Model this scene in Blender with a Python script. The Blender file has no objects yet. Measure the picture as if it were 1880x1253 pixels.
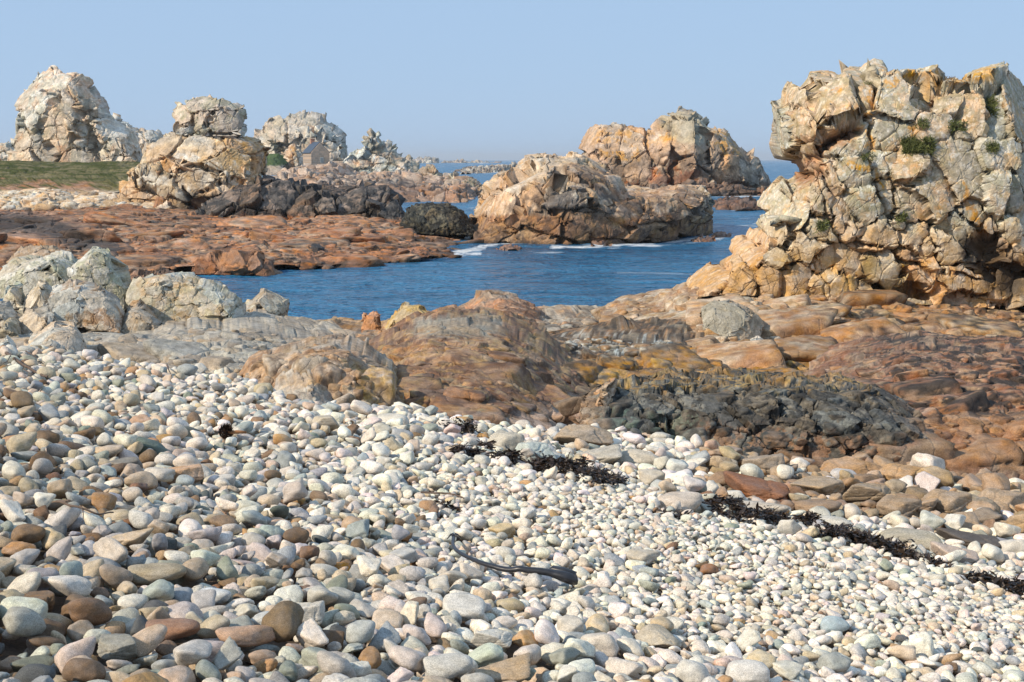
import bpy, bmesh, math, random
import numpy as np
random.seed(7)
f4 = np.float32
scene = bpy.context.scene
COL = scene.collection
# ------------------------------------------------------------------ camera, sky, sun
HC = 6.0                       # camera height above the sea
FPX = 50 / 36 * 1880           # focal length in photograph pixels
PITCH = math.atan((626.5 - 293.5) / FPX)
cam = bpy.data.cameras.new("camera"); cam.lens = 50; cam.sensor_width = 36
cam.clip_start = 0.1; cam.clip_end = 60000
camo = bpy.data.objects.new("camera", cam); COL.objects.link(camo)
camo.location = (0, 0, HC); camo.rotation_euler = (math.pi / 2 - PITCH, 0, 0)
scene.camera = camo
scene.render.resolution_x = 1024; scene.render.resolution_y = 682
SUN_EL = math.radians(35); SUN_AZ = math.radians(238)     # azimuth clockwise from +Y: left and behind the camera
world = bpy.data.worlds.new("World"); scene.world = world; world.use_nodes = True
wn = world.node_tree.nodes; wl = world.node_tree.links
sky = wn.new('ShaderNodeTexSky'); sky.sky_type = 'NISHITA'; sky.sun_disc = False
sky.sun_elevation = SUN_EL; sky.sun_rotation = SUN_AZ
sky.altitude = 0; sky.air_density = 1.0; sky.dust_density = 0.3; sky.ozone_density = 3.0
bg = wn['Background']; bg.inputs['Strength'].default_value = 0.10
smix = wn.new('ShaderNodeMix'); smix.data_type = 'RGBA'; smix.inputs[0].default_value = .88
wl.new(sky.outputs[0], smix.inputs[6]); smix.inputs[7].default_value = (4.15, 5.95, 8.5, 1)      # even pale summer haze over the clear sky
wl.new(smix.outputs[2], bg.inputs[0])
sd = bpy.data.lights.new("sun", 'SUN'); sd.energy = 4.8; sd.angle = math.radians(0.5); sd.color = (1, 0.87, 0.69)
so = bpy.data.objects.new("sun", sd); COL.objects.link(so)
from mathutils import Vector
sdir = Vector((math.sin(SUN_AZ) * math.cos(SUN_EL), math.cos(SUN_AZ) * math.cos(SUN_EL), math.sin(SUN_EL)))
so.rotation_euler = sdir.to_track_quat('Z', 'Y').to_euler(); so.location = (0, 0, 40)
scene.view_settings.view_transform = 'Standard'; scene.view_settings.look = 'None'
scene.view_settings.exposure = 0.0; scene.view_settings.gamma = 1

cP, sP = math.cos(PITCH), math.sin(PITCH)
def ray(px, py):
    a = (np.asarray(px, float) - 940) / FPX; b = -(np.asarray(py, float) - 626.5) / FPX
    y = cP + b * sP; z = -sP + b * cP
    return a / y, z / y
def PW(px, py, d):
    a, b = ray(px, py); d = np.asarray(d, float)
    return np.stack([a * d, d + 0 * a, HC + b * d], -1)
def PX(P):
    x, y, z = P[..., 0], P[..., 1], P[..., 2] - HC
    fw = y * cP - z * sP; up = y * sP + z * cP
    return 940 + FPX * x / fw, 626.5 - FPX * up / fw
def dsea(py):
    return -HC / ray(940, py)[1]

# ------------------------------------------------------------------ noise in numpy
def h32(ix, iy, iz, s):
    h = (ix.astype(np.int64) * 374761393 + iy.astype(np.int64) * 668265263 + iz.astype(np.int64) * 2147483647 + s * 974711) & 0xFFFFFFFF
    h = ((h ^ (h >> 13)) * 1274126177) & 0xFFFFFFFF
    h = ((h ^ (h >> 15)) * 2246822519) & 0xFFFFFFFF
    return h ^ (h >> 16)
def hf(h, k=0):
    if k: h = ((h + k * 2654435761) * 1597334677) & 0xFFFFFFFF; h = h ^ (h >> 14)
    return ((h & 0xFFFFFF) / 16777215.0).astype(f4)
def vnoise(p, s=0):
    i = np.floor(p).astype(np.int64); t = (p - i).astype(f4); t = t * t * t * (t * (t * 6 - 15) + 10)
    r = 0
    for dx in (0, 1):
        wx = t[:, 0] if dx else 1 - t[:, 0]
        for dy in (0, 1):
            wy = t[:, 1] if dy else 1 - t[:, 1]
            for dz in (0, 1):
                wz = t[:, 2] if dz else 1 - t[:, 2]
                r = r + hf(h32(i[:, 0] + dx, i[:, 1] + dy, i[:, 2] + dz, s)) * wx * wy * wz
    return r
def fbm(p, s=0, o=4, g=.5):
    a = 1; t = 0; r = 0; p = np.array(p, float)
    for k in range(o):
        r = r + a * vnoise(p + 17.3 * k, s + k); t += a; a *= g; p = p * 2.03
    return r / t
def worley(p, s=0):
    """nearest cell: hash, offset vector to its centre, distance to the cell wall"""
    n = len(p); i = np.floor(p).astype(np.int64); fr = (p - i).astype(f4)
    d1 = np.full(n, 9e9, f4); d2 = d1.copy(); H = np.zeros(n, np.int64)
    c1 = np.zeros((n, 3), f4); c2 = np.zeros((n, 3), f4)
    for dx in (-1, 0, 1):
        for dy in (-1, 0, 1):
            for dz in (-1, 0, 1):
                h = h32(i[:, 0] + dx, i[:, 1] + dy, i[:, 2] + dz, s)
                v = np.stack([dx + .1 + .8 * hf(h, 1) - fr[:, 0], dy + .1 + .8 * hf(h, 2) - fr[:, 1], dz + .1 + .8 * hf(h, 3) - fr[:, 2]], 1)
                d = (v * v).sum(1)
                m = d < d1; k = (~m) & (d < d2)
                d2 = np.where(m, d1, np.where(k, d, d2)); c2 = np.where(m[:, None], c1, np.where(k[:, None], v, c2))
                d1 = np.where(m, d, d1); c1 = np.where(m[:, None], v, c1); H = np.where(m, h, H)
    e = (d2 - d1) / (2 * np.sqrt(((c2 - c1) ** 2).sum(1)) + 1e-6)
    return H, -c1, e
def rotm(ax, ay, az):
    ax, ay, az = [math.radians(v) for v in (ax, ay, az)]
    X = np.array([[1, 0, 0], [0, math.cos(ax), -math.sin(ax)], [0, math.sin(ax), math.cos(ax)]])
    Y = np.array([[math.cos(ay), 0, math.sin(ay)], [0, 1, 0], [-math.sin(ay), 0, math.cos(ay)]])
    Z = np.array([[math.cos(az), -math.sin(az), 0], [math.sin(az), math.cos(az), 0], [0, 0, 1]])
    return X @ Y @ Z
def ss(x, a, b):
    t = np.clip((x - a) / (b - a), 0, 1); return t * t * (3 - 2 * t)
def mixc(c, rgb, m):
    m = np.clip(m, 0, 1)[:, None]; return c * (1 - m) + np.asarray(rgb, float) * m
def segdist(x, y, pts, closed=False):
    r = np.full(len(x), 9e9)
    n = len(pts)
    for k in range(n if closed else n - 1):
        x0, y0 = pts[k][:2]; x1, y1 = pts[(k + 1) % n][:2]
        dx, dy = x1 - x0, y1 - y0; t = np.clip(((x - x0) * dx + (y - y0) * dy) / (dx * dx + dy * dy + 1e-9), 0, 1)
        r = np.minimum(r, np.hypot(x - x0 - t * dx, y - y0 - t * dy))
    return r
def inpoly(x, y, pts):
    c = np.zeros(len(x), bool); n = len(pts); j = n - 1
    for i in range(n):
        xi, yi = pts[i][:2]; xj, yj = pts[j][:2]
        with np.errstate(divide='ignore', invalid='ignore'):
            c ^= ((yi > y) != (yj > y)) & (x < (xj - xi) * (y - yi) / (yj - yi + 1e-12) + xi)
        j = i
    return c
def zone(x, y, pts, feather):
    s = segdist(x, y, pts, True); s = np.where(inpoly(x, y, pts), s, -s)
    return ss(s, -feather, feather)

# ------------------------------------------------------------------ object helpers
def tag(o, label=None, cat=None, group=None, kind=None):
    if label: o['label'] = label
    if cat: o['category'] = cat
    if group: o['group'] = group
    if kind: o['kind'] = kind
    return o
def mesh_np(name, V, Q, col=None, smooth=True, tris=False):
    me = bpy.data.meshes.new(name); n = 3 if tris else 4
    Q = np.asarray(Q, np.int32)
    me.vertices.add(len(V)); me.vertices.foreach_set('co', np.ascontiguousarray(V, f4).ravel())
    me.loops.add(Q.size); me.loops.foreach_set('vertex_index', Q.ravel())
    me.polygons.add(len(Q)); me.polygons.foreach_set('loop_start', np.arange(0, Q.size, n, dtype=np.int32))
    me.polygons.foreach_set('use_smooth', np.full(len(Q), smooth))
    me.update(calc_edges=True)
    if col is not None:
        a = me.attributes.new('Col', 'FLOAT_COLOR', 'POINT')
        c = np.ones((len(V), 4), f4); c[:, :3] = col; a.data.foreach_set('color', c.ravel())
    return me
def link(name, me, mat=None, parent=None, loc=None):
    o = bpy.data.objects.new(name, me); COL.objects.link(o)
    if mat: me.materials.append(mat)
    if parent: o.parent = parent
    if loc is not None: o.location = loc
    return o
def gridq(nu, nv, flip=False):
    i = np.arange(nu - 1)[:, None] * nv + np.arange(nv - 1)[None]
    q = np.stack([i, i + nv, i + nv + 1, i + 1], -1).reshape(-1, 4)
    return q[:, ::-1] if flip else q

# ------------------------------------------------------------------ materials
def nd(nt, t, **k):
    n = nt.nodes.new(t)
    for a, b in k.items(): setattr(n, a, b)
    return n
def rock_mat(name, feat, rough=.85, bump=.5, var=.35, objcol=False, speck=.25, spec=.25):
    """feat = size in metres of the coarsest texture feature"""
    m = bpy.data.materials.new(name); m.use_nodes = True; nt = m.node_tree; L = nt.links
    b = nt.nodes['Principled BSDF']; b.inputs['Roughness'].default_value = rough
    b.inputs['Specular IOR Level'].default_value = spec
    tc = nd(nt, 'ShaderNodeNewGeometry') if not objcol else nd(nt, 'ShaderNodeTexCoord')
    pos = tc.outputs['Position'] if not objcol else tc.outputs['Object']
    if objcol:
        at = nd(nt, 'ShaderNodeObjectInfo'); cs = at.outputs['Color']
        ad = nd(nt, 'ShaderNodeVectorMath', operation='ADD'); sc_ = nd(nt, 'ShaderNodeVectorMath', operation='SCALE')
        cb = nd(nt, 'ShaderNodeCombineXYZ'); L.new(at.outputs['Random'], cb.inputs[0]); L.new(at.outputs['Random'], cb.inputs[1])
        L.new(cb.outputs[0], sc_.inputs[0]); sc_.inputs['Scale'].default_value = 50
        L.new(pos, ad.inputs[0]); L.new(sc_.outputs[0], ad.inputs[1]); pos = ad.outputs[0]
    else:
        at = nd(nt, 'ShaderNodeAttribute', attribute_name='Col'); cs = at.outputs['Color']
    def noise(scale, det, rgh=.6):
        n = nd(nt, 'ShaderNodeTexNoise'); n.inputs['Scale'].default_value = scale; n.inputs['Detail'].default_value = det
        n.inputs['Roughness'].default_value = rgh; L.new(pos, n.inputs['Vector']); return n
    n1 = noise(1 / feat, 6, .65); n2 = noise(9 / feat, 3, .7)
    def mr(src, a, b_, c, d):
        r = nd(nt, 'ShaderNodeMapRange'); r.inputs[1].default_value = a; r.inputs[2].default_value = b_
        r.inputs[3].default_value = c; r.inputs[4].default_value = d; L.new(src, r.inputs[0]); return r.outputs[0]
    f1 = mr(n1.outputs[0], .3, .7, 1 - var, 1 + var); f2 = mr(n2.outputs[0], .35, .65, 1 - speck, 1 + speck)
    mu = nd(nt, 'ShaderNodeMath', operation='MULTIPLY'); L.new(f1, mu.inputs[0]); L.new(f2, mu.inputs[1])
    sc = nd(nt, 'ShaderNodeVectorMath', operation='SCALE'); L.new(cs, sc.inputs[0]); L.new(mu.outputs[0], sc.inputs['Scale'])
    hs = nd(nt, 'ShaderNodeHueSaturation'); L.new(sc.outputs[0], hs.inputs['Color'])
    n3 = noise(.6 / feat, 3); L.new(mr(n3.outputs[0], .3, .7, .8, 1.2), hs.inputs['Saturation'])
    L.new(hs.outputs[0], b.inputs['Base Color'])
    sm = nd(nt, 'ShaderNodeMath', operation='MULTIPLY_ADD'); L.new(n1.outputs[0], sm.inputs[0]); sm.inputs[1].default_value = .6
    s2 = nd(nt, 'ShaderNodeMath', operation='MULTIPLY'); L.new(n2.outputs[0], s2.inputs[0]); s2.inputs[1].default_value = .38
    L.new(s2.outputs[0], sm.inputs[2])
    if not objcol:
        wv = nd(nt, 'ShaderNodeVectorMath', operation='SCALE'); wv.inputs['Scale'].default_value = feat * .9; L.new(n1.outputs[1], wv.inputs[0])
        wa = nd(nt, 'ShaderNodeVectorMath', operation='ADD'); L.new(pos, wa.inputs[0]); L.new(wv.outputs[0], wa.inputs[1])
        vo = nd(nt, 'ShaderNodeTexVoronoi', feature='DISTANCE_TO_EDGE'); vo.inputs['Scale'].default_value = .33 / feat; L.new(wa.outputs[0], vo.inputs['Vector'])
        vm = mr(vo.outputs['Distance'], 0, .05, -.4, 0); va = nd(nt, 'ShaderNodeMath', operation='ADD'); L.new(sm.outputs[0], va.inputs[0]); L.new(vm, va.inputs[1]); sm = va
    bp = nd(nt, 'ShaderNodeBump'); bp.inputs['Strength'].default_value = bump; bp.inputs['Distance'].default_value = feat * .35
    L.new(sm.outputs[0], bp.inputs['Height']); L.new(bp.outputs[0], b.inputs['Normal'])
    return m
def plain_mat(name, rgb, rough=.8, var=.3, scale=5, bump=.3, spec=.3):
    m = bpy.data.materials.new(name); m.use_nodes = True; nt = m.node_tree; L = nt.links
    b = nt.nodes['Principled BSDF']; b.inputs['Roughness'].default_value = rough; b.inputs['Specular IOR Level'].default_value = spec
    g = nd(nt, 'ShaderNodeTexCoord'); n = nd(nt, 'ShaderNodeTexNoise'); n.inputs['Scale'].default_value = scale; n.inputs['Detail'].default_value = 5
    L.new(g.outputs['Object'], n.inputs['Vector'])
    r = nd(nt, 'ShaderNodeValToRGB'); c = np.array(rgb)
    r.color_ramp.elements[0].position = .3; r.color_ramp.elements[0].color = (*(c * (1 - var)), 1)
    r.color_ramp.elements[1].position = .7; r.color_ramp.elements[1].color = (*(c * (1 + var)), 1)
    L.new(n.outputs[0], r.inputs[0]); L.new(r.outputs[0], b.inputs['Base Color'])
    bp = nd(nt, 'ShaderNodeBump'); bp.inputs['Strength'].default_value = bump; bp.inputs['Distance'].default_value = .1 / scale
    L.new(n.outputs[0], bp.inputs['Height']); L.new(bp.outputs[0], b.inputs['Normal'])
    return m
ROCK = {}
def rockm(d, kind=''):
    k = (round(math.log(d) * 2.5), kind)
    if k not in ROCK:
        dd = math.exp(k[0] / 2.5)
        if kind == 'wet': ROCK[k] = rock_mat('wet_rock', 14 * dd / FPX, rough=.5, bump=.55, spec=.4)
        elif kind == 'grass': ROCK[k] = rock_mat('short_grass', 10 * dd / FPX, rough=1, bump=.9, var=.3, speck=.4, spec=0)
        else: ROCK[k] = rock_mat('rock_surface', 16 * dd / FPX, bump=.55)
    return ROCK[k]

# ------------------------------------------------------------------ colours (linear)
GREY = (.52, .45, .34); PALE = (.66, .56, .43); TAN = (.60, .41, .22); OCH = (.50, .27, .075); ORG = (.44, .17, .055)
RUST = (.30, .13, .055); BRN = (.20, .115, .065); DARK = (.045, .04, .036); SLATE = (.075, .082, .08); LIC = (.62, .30, .03)
GGREY = (.38, .36, .24); PINK = (.52, .33, .23)

# ------------------------------------------------------------------ rock masses
def poly_u(pts, n, dd):
    a = np.array([(p[0], p[1], p[2] if len(p) > 2 else dd) for p in pts], float)
    s = np.r_[0, np.cumsum(np.hypot(*(a[1:, :2] - a[:-1, :2]).T) + 1e-6)]; s /= s[-1]
    u = np.linspace(0, 1, n)
    return np.stack([np.interp(u, s, a[:, k]) for k in range(3)], 1), s[-1]
def plen(pts):
    return sum(math.hypot(pts[i + 1][0] - pts[i][0], pts[i + 1][1] - pts[i][1]) for i in range(len(pts) - 1))
def normals(S):
    du = np.gradient(S, axis=0); dv = np.gradient(S, axis=1); n = np.cross(du, dv)
    return n / (np.linalg.norm(n, axis=2, keepdims=True) + 1e-9)

# ------------------------------------------------------------------ rock shapes: rounded polyhedra with chips and joints
_ico = {}
def ico(level):
    if level not in _ico:
        bm = bmesh.new(); bmesh.ops.create_icosphere(bm, subdivisions=level, radius=1)
        V = np.array([v.co[:] for v in bm.verts]); V /= np.linalg.norm(V, axis=1, keepdims=True)
        _ico[level] = (V, np.array([[v.index for v in f.verts] for f in bm.faces])); bm.free()
    return _ico[level]
_shape = {}
def shape(kind, k, level):
    """kind: block (jointed), chip (angular boulder), cobble (sea-worn); fits roughly the unit cube"""
    key = (kind, k, level)
    if key in _shape: return _shape[key]
    D, F_ = ico(level); rs = np.random.RandomState(k * 13 + {'block': 1, 'chip': 2, 'cobble': 3}[kind])
    ax = np.array([[1, 0, 0], [-1, 0, 0], [0, 1, 0], [0, -1, 0], [0, 0, 1], [0, 0, -1]], float)
    if kind == 'block':
        n = ax + rs.normal(0, .2, (6, 3)); h = rs.uniform(.84, 1.0, 6); ex = rs.normal(0, 1, (8, 3)); eh = rs.uniform(.98, 1.25, 8); p = rs.uniform(22, 55)
    elif kind == 'chip':
        n = ax + rs.normal(0, .35, (6, 3)); h = rs.uniform(.8, 1.0, 6); ex = rs.normal(0, 1, (6, 3)); eh = rs.uniform(.8, 1.1, 6); p = rs.uniform(14, 26)
    else:
        n = ax + rs.normal(0, .25, (6, 3)); h = rs.uniform(.85, 1.05, 6); ex = rs.normal(0, 1, (5, 3)); eh = rs.uniform(.85, 1.1, 5); p = rs.choice([2.6, 3.2, 4, 6])
    n = np.vstack([n, ex]); n /= np.linalg.norm(n, axis=1, keepdims=True); h = np.r_[h, eh]
    t = np.clip(D @ n.T / h, 0, None)
    r = (t ** p).sum(1) ** (-1 / p)
    V = D * r[:, None]
    if kind == 'cobble':
        V *= (1 + .17 * (fbm(D * 1.1 + k * 7, 3, 3) - .5) * 2)[:, None] * (1 + .025 * (fbm(D * 5 + k * 7, 4, 2) - .5) * 2)[:, None]
    else:
        g = (fbm(V * 1.6 + k * 9, 5, 5, .6) - .5) * .14 + (fbm(V * 7 + k * 3, 6, 3) - .5) * .075
        for j in range(rs.randint(2, 6)):
            m = rs.normal(0, 1, 3) * [1, .6, .8]; m /= np.linalg.norm(m); o = rs.uniform(-.5, .5)
            dist = V @ m - o + (fbm(V * 2 + j * 5, 8, 2) - .5) * .25
            g -= .085 * np.exp(-(dist / .035) ** 2) + .05 * (dist > 0) * rs.uniform(-1, 1)
        V = V + D * g[:, None]
    V -= (V.max(0) + V.min(0)) / 2
    V /= (V.max(0) - V.min(0)) / 2
    _shape[key] = (V, F_); return _shape[key]
class Ctx: pass
def mass(name, label, cat, top, base, dtop, dbase, back, color, blocks, q=.6, res=1.5, seed=1, rot=(0, 0, 0),
         rough=(10, .06), extra=None, kind='', group=None, structure=False, nb=14, parent=None, taper=True, amp=1.0, sc=(), hand=(), brot=(0, 0, 0), cells0=None, dens=.40, hs=.25, yf=2.2, tint=(1, 1, 1)):
    nu = int(max(plen(top), plen(base)) / res) + 2
    T0, _ = poly_u(top, nu, dtop); B0, _ = poly_u(base, nu, dbase)
    T = PW(T0[:, 0], T0[:, 1], T0[:, 2]); B = PW(B0[:, 0], B0[:, 1], B0[:, 2])
    B[:, 2] = np.minimum(B[:, 2], T[:, 2] - .12)
    span = np.hypot(T0[:, 0] - B0[:, 0], T0[:, 1] - B0[:, 1]).max()
    nvf = max(8, int(span / res * (1.15 if hs < .3 else 1.7)))
    ph = np.linspace(0, math.pi / 2, 200); hh = 1 - np.cos(ph) ** q; vv = np.sin(ph) ** q
    i = len(T) // 2; A = (T - B); Hs = np.linalg.norm(A[:, :2], axis=1).mean() * hs; Vs = np.abs(A[:, 2]).mean()
    ar = np.r_[0, np.cumsum(np.hypot(np.diff(hh) * Hs, np.diff(vv) * Vs))]; ar /= ar[-1]
    v = np.linspace(0, 1, nvf); hv = np.interp(v, ar, hh); vf = np.interp(v, ar, vv)
    S = np.empty((nu, nvf + nb, 3))
    S[:, :nvf, 0] = B[:, None, 0] + A[:, None, 0] * (.5 * hv + .5 * vf)[None]
    S[:, :nvf, 1] = B[:, None, 1] + A[:, None, 1] * hv[None]
    S[:, :nvf, 2] = B[:, None, 2] + A[:, None, 2] * vf[None]
    un = np.linspace(0, 1, nu); bk = back * (np.clip(np.sin(math.pi * un), 0.03, 1) ** .5 if taper else np.ones(nu))
    pb = np.linspace(0, math.pi / 2, nb + 1)[1:]
    S[:, nvf:, 0] = T[:, None, 0] * (1 + bk[:, None] * (np.sin(pb) ** q)[None] / T[:, None, 1]) + (T[:, 0].mean() - T[:, None, 0]) * .22 * (np.sin(pb) ** 1.5)[None]
    S[:, nvf:, 1] = T[:, None, 1] + bk[:, None] * (np.sin(pb) ** q)[None]
    S[:, nvf:, 2] = B[:, None, 2] + (T[:, 2] - B[:, 2])[:, None] * (np.cos(pb) ** q)[None]
    # wobble in plan so the face is not a ruled sheet
    c = Ctx(); dm = (np.mean(T0[:, 2]) + np.mean(B0[:, 2])) / 2; c.pm = (.7 * np.mean(B0[:, 2]) + .3 * np.mean(T0[:, 2])) / FPX     # metres per photo pixel
    N = normals(S)
    P = S.reshape(-1, 3).copy(); Nf = N.reshape(-1, 3)
    c.P = P; c.n = len(P); c.ids = []
    disp = np.zeros(len(P)); R = rotm(*rot)
    warp = np.stack([fbm(P / (40 * c.pm), seed + 31 + k, 3) - .5 for k in range(3)], 1) * 22 * c.pm
    low = (fbm(P / (90 * c.pm), seed + 77, 3) - .5) * 16 * c.pm * amp
    disp += low
    c.px, c.py = PX(c.P)
    c.F = lambda s, sd=0, o=5: .5 + (fbm(c.P / (s * c.pm), seed + 100 + sd, o, .62) - .5) * 1.35
    c.zone = lambda pts, fe: zone(c.px + (fbm(c.P / (10 * c.pm), 3, 3) - .5) * fe * 3, c.py + (fbm(c.P / (10 * c.pm), 4, 3) - .5) * fe * 3, pts, fe)
    P = P + Nf * disp[:, None]
    if extra is not None: P = P + Nf * [.3, 1, .3] * extra(c)[:, None]
    q0 = (c.P + warp * .45) @ R.T
    for li, (size, am, an, gro) in enumerate(blocks):
        s_m = size * c.pm; scl = np.array(an) * s_m * [1, yf, 1]; am = am * (1, .6, .5)[li]
        Nf = normals(P.reshape(S.shape)).reshape(-1, 3)
        if li == 0 and cells0 is not None:
            H, e, offs = cells0(c); e = e / s_m; H0 = H
        else:
            H, off, e = worley(q0 / scl, seed * 7 + li); offs = None
            if cells0 is not None: H = (H ^ (H0 * 7919)) & 0xFFFFFFFF
        uq, first, inv, cnt = np.unique(H, return_index=True, return_inverse=True, return_counts=True); inv = inv.ravel()
        hq = uq
        mean = lambda A: np.stack([np.bincount(inv, A[:, k]) / cnt for k in range(3)], 1)
        mc = mean(P); nc = mean(Nf); nl = np.linalg.norm(nc, axis=1); nc /= np.linalg.norm(nc, axis=1, keepdims=True) + 1e-6
        g = np.stack([hf(hq, 6 + k) * 2 - 1 for k in range(3)], 1); npl = nc + g * am * 1.6
        npl /= np.linalg.norm(npl, axis=1, keepdims=True)
        r = (hf(hq, 5) * 2 - 1) * am * .38 * s_m
        if offs is not None: r = r + np.array([offs[k] for k in first])
        t = -((P - mc[inv]) * npl[inv]).sum(1) * .88 + r[inv]
        t = t * ((cnt > 14) * ss(nl, .55, .85))[inv]; t = np.clip(t, -.45 * s_m * max(an), .45 * s_m * max(an))
        de = e * s_m                                  # metres to the joint
        has = (hf(H, 15) > (.1, .5, .72)[li]) * (1, .6, .35)[li]
        crack = np.exp(-(de / max(1.3 * c.pm, .035 * s_m)) ** 2) * has * .5 + (.10, .05, .02)[li] * (1 - ss(e, 0, .06))
        P = P + npl[inv] * t[:, None] - Nf * (crack * gro * min(s_m, 40 * c.pm) * (.5 + am))[:, None]
        c.ids.append((H, e))
    Nf = normals(P.reshape(S.shape)).reshape(-1, 3); disp = np.zeros(len(P))
    if rough: disp += rough[0] * c.pm * rough[1] * (fbm(c.P / (rough[0] * c.pm), seed + 5, 4, .6) - .5) * 2
    P = P + Nf * disp[:, None]
    # ---- joint blocks set into the surface
    Vs_, Fs_, Hs_ = [P], [], [c.ids[0][0]]
    q = gridq(nu, nvf + nb)
    if sc or hand:
        rs = np.random.RandomState(seed * 31); G = P.reshape(S.shape)[:, :nvf]; GN = normals(G); gx, gy = PX(G); dG = G[..., 1]
        RR = rotm(*brot); off = len(P); jobs = []
        st = max(1, int(3 / res)); fx, fy = gx[::st, ::st].ravel(), gy[::st, ::st].ravel(); idx = np.arange(gx.size).reshape(gx.shape)[::st, ::st].ravel()
        for (hx, hy, sx, sy, an, of) in hand:
            jobs.append((hx, hy, sx * 1.3, sy * 1.3, an, of, None, 'block', .52))
        for (n_, s0, s1, pr, emb, kd) in sc:
            occ = []
            sz = np.sort(s0 * (s1 / s0) ** (rs.uniform(0, 1, n_) ** 1.6))[::-1]
            for s_ in sz:
                kk = rs.randint(0, len(fx), 14)
                if occ:
                    oa = np.array(occ); okk = (((fx[kk, None] - oa[None, :, 0]) / pr[0]) ** 2 + ((fy[kk, None] - oa[None, :, 1]) / pr[2]) ** 2 > (dens * (s_ + oa[None, :, 2])) ** 2).all(1)
                    if not okk.any(): continue
                    k = kk[np.argmax(okk)]
                else: k = kk[0]
                X_, Y_ = fx[k], fy[k]; occ.append((X_, Y_, s_)); jobs.append((X_, Y_, s_ * pr[0] / 2, s_ * pr[2] / 2, rs.normal(0, 7), 0, s_ * pr[1] / 2, kd, emb))
        for (X_, Y_, sx, sy, an, of, sdp, kd, emb) in jobs:
            k = int(np.argmin((fx - X_) ** 2 + (fy - Y_) ** 2)); gi = idx[k]; p0 = G.reshape(-1, 3)[gi]; n0 = GN.reshape(-1, 3)[gi]; pm = p0[1] / FPX
            if abs(X_ - fx[k]) > 12 or abs(Y_ - fy[k]) > 12:
                p0 = PW(X_, Y_, p0[1])
            hd = np.array([sx, (sdp if sdp else .75 * math.sqrt(sx * sy)), sy]) * pm
            lv = 5 if max(sx, sy) > 90 else 4 if max(sx, sy) > 22 else 3 if max(sx, sy) > 9 else 2
            V, F_ = shape(kd, rs.randint(16), lv)
            fl = rs.choice([-1, 1], 3); V = V * fl; F2 = F_ if fl.prod() > 0 else F_[:, ::-1]
            Rm = rotm(rs.normal(0, 6), an, rs.normal(0, 14) if sdp else rs.normal(0, 6)) @ RR
            ext = np.abs(Rm.T @ n0 * hd).sum() * .9
            tb = (gi % nvf) / nvf; em = emb + (.30 if tb > .85 else .12 if tb > .65 else 0)
            if tb > .72 and max(sx, sy) > 34: continue
            ctr = p0 - n0 * ext * em + n0 * of * pm * 24
            W = (V * hd) @ Rm.T + ctr
            if sdp:                    # keep the block under the skyline of its ledge
                tpx, tpy = PX(W); jt = int(np.argmin(tpy)); si = np.argsort(T0[:, 0]); over = np.interp(tpx[jt], T0[si, 0], T0[si, 1]) - 5 - tpy[jt]
                if over > 0: W[:, 2] -= over * pm
            Vs_.append(W); Fs_.append(F2 + off); off += len(W); Hs_.append(np.full(len(W), rs.randint(1 << 30), np.int64))
    tq = np.vstack([q[:, [0, 1, 2]], q[:, [0, 2, 3]]])
    P = np.vstack(Vs_); c.ids = [(np.concatenate(Hs_), None)]; c.P = P; c.n = len(P)
    c.px, c.py = PX(P); c.zf = P[:, 2]
    def blk(l=0, k=9): return hf(c.ids[0][0], k)
    c.blk = blk
    colr = color(c) * np.array(tint); lum = (colr * [.3, .55, .15]).sum(1, keepdims=True); colr = np.clip(lum + (colr - lum) * .84, .01, .9)
    O = B.mean(0)
    me = mesh_np(name, P - O, np.vstack([tq] + Fs_), colr, tris=True)
    o = link(name, me, rockm(dm, kind), parent, O if parent is None else None)
    if parent is not None: o.location = O - np.array(parent.location)
    if parent is None: tag(o, label, cat, group, 'structure' if structure else None)
    return o

def C0(c, rgb): return np.tile(np.asarray(rgb, float), (c.n, 1))
def vary(c, col, a=.22, l=0):
    k = 1 + a * (c.blk(l, 11) * 2 - 1); col = col * k[:, None]
    w = (c.blk(l, 12) - .5) * .25; col[:, 0] *= 1 + w; col[:, 2] *= 1 - w
    k2 = 1 + a * .7 * (c.F(7, 44, 3) * 2 - 1) * 2
    return col * k2[:, None]
# coastal zonation: orange brown tide zone, black band, tan cliff, pale grey lichened top
def coast(zb, zd, zt, tide=RUST, mid=TAN, topc=GREY, och=.4, dark=.9, greyamt=.6):
    def fn(c):
        w = (c.F(45, 1) - .5) * 2 * (zt - zb) * .35
        z = c.zf + w
        col = C0(c, mid)
        col = mixc(col, OCH, ss(c.F(30, 2), .5, .66) * och)
        col = mixc(col, topc, ss(z, zt * .75, zt * 1.15) * .9)
        col = mixc(col, PALE, ss(c.F(26, 3), .5, .62) * greyamt * ss(z, zd, zt))
        col = mixc(col, DARK, (1 - ss(z, zd * .9, zd * 1.12)) * dark * ss(c.F(20, 6), .3, .5))
        t = mixc(C0(c, tide), ORG, ss(c.F(28, 7), .42, .6)); t = mixc(t, BRN, ss(c.F(17, 8), .5, .65) * .8)
        m = (1 - ss(z, zb * .85, zb * 1.15))[:, None]
        col = col * (1 - m) + t * m
        return vary(c, col)
    return fn
BL = lambda s, a=.22, g=.9, an=(1.2, 1, .8): [(s * 1.3, a, an, g), (s * .5, a * .7, an, g * .9)]
exec_list = []
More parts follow.
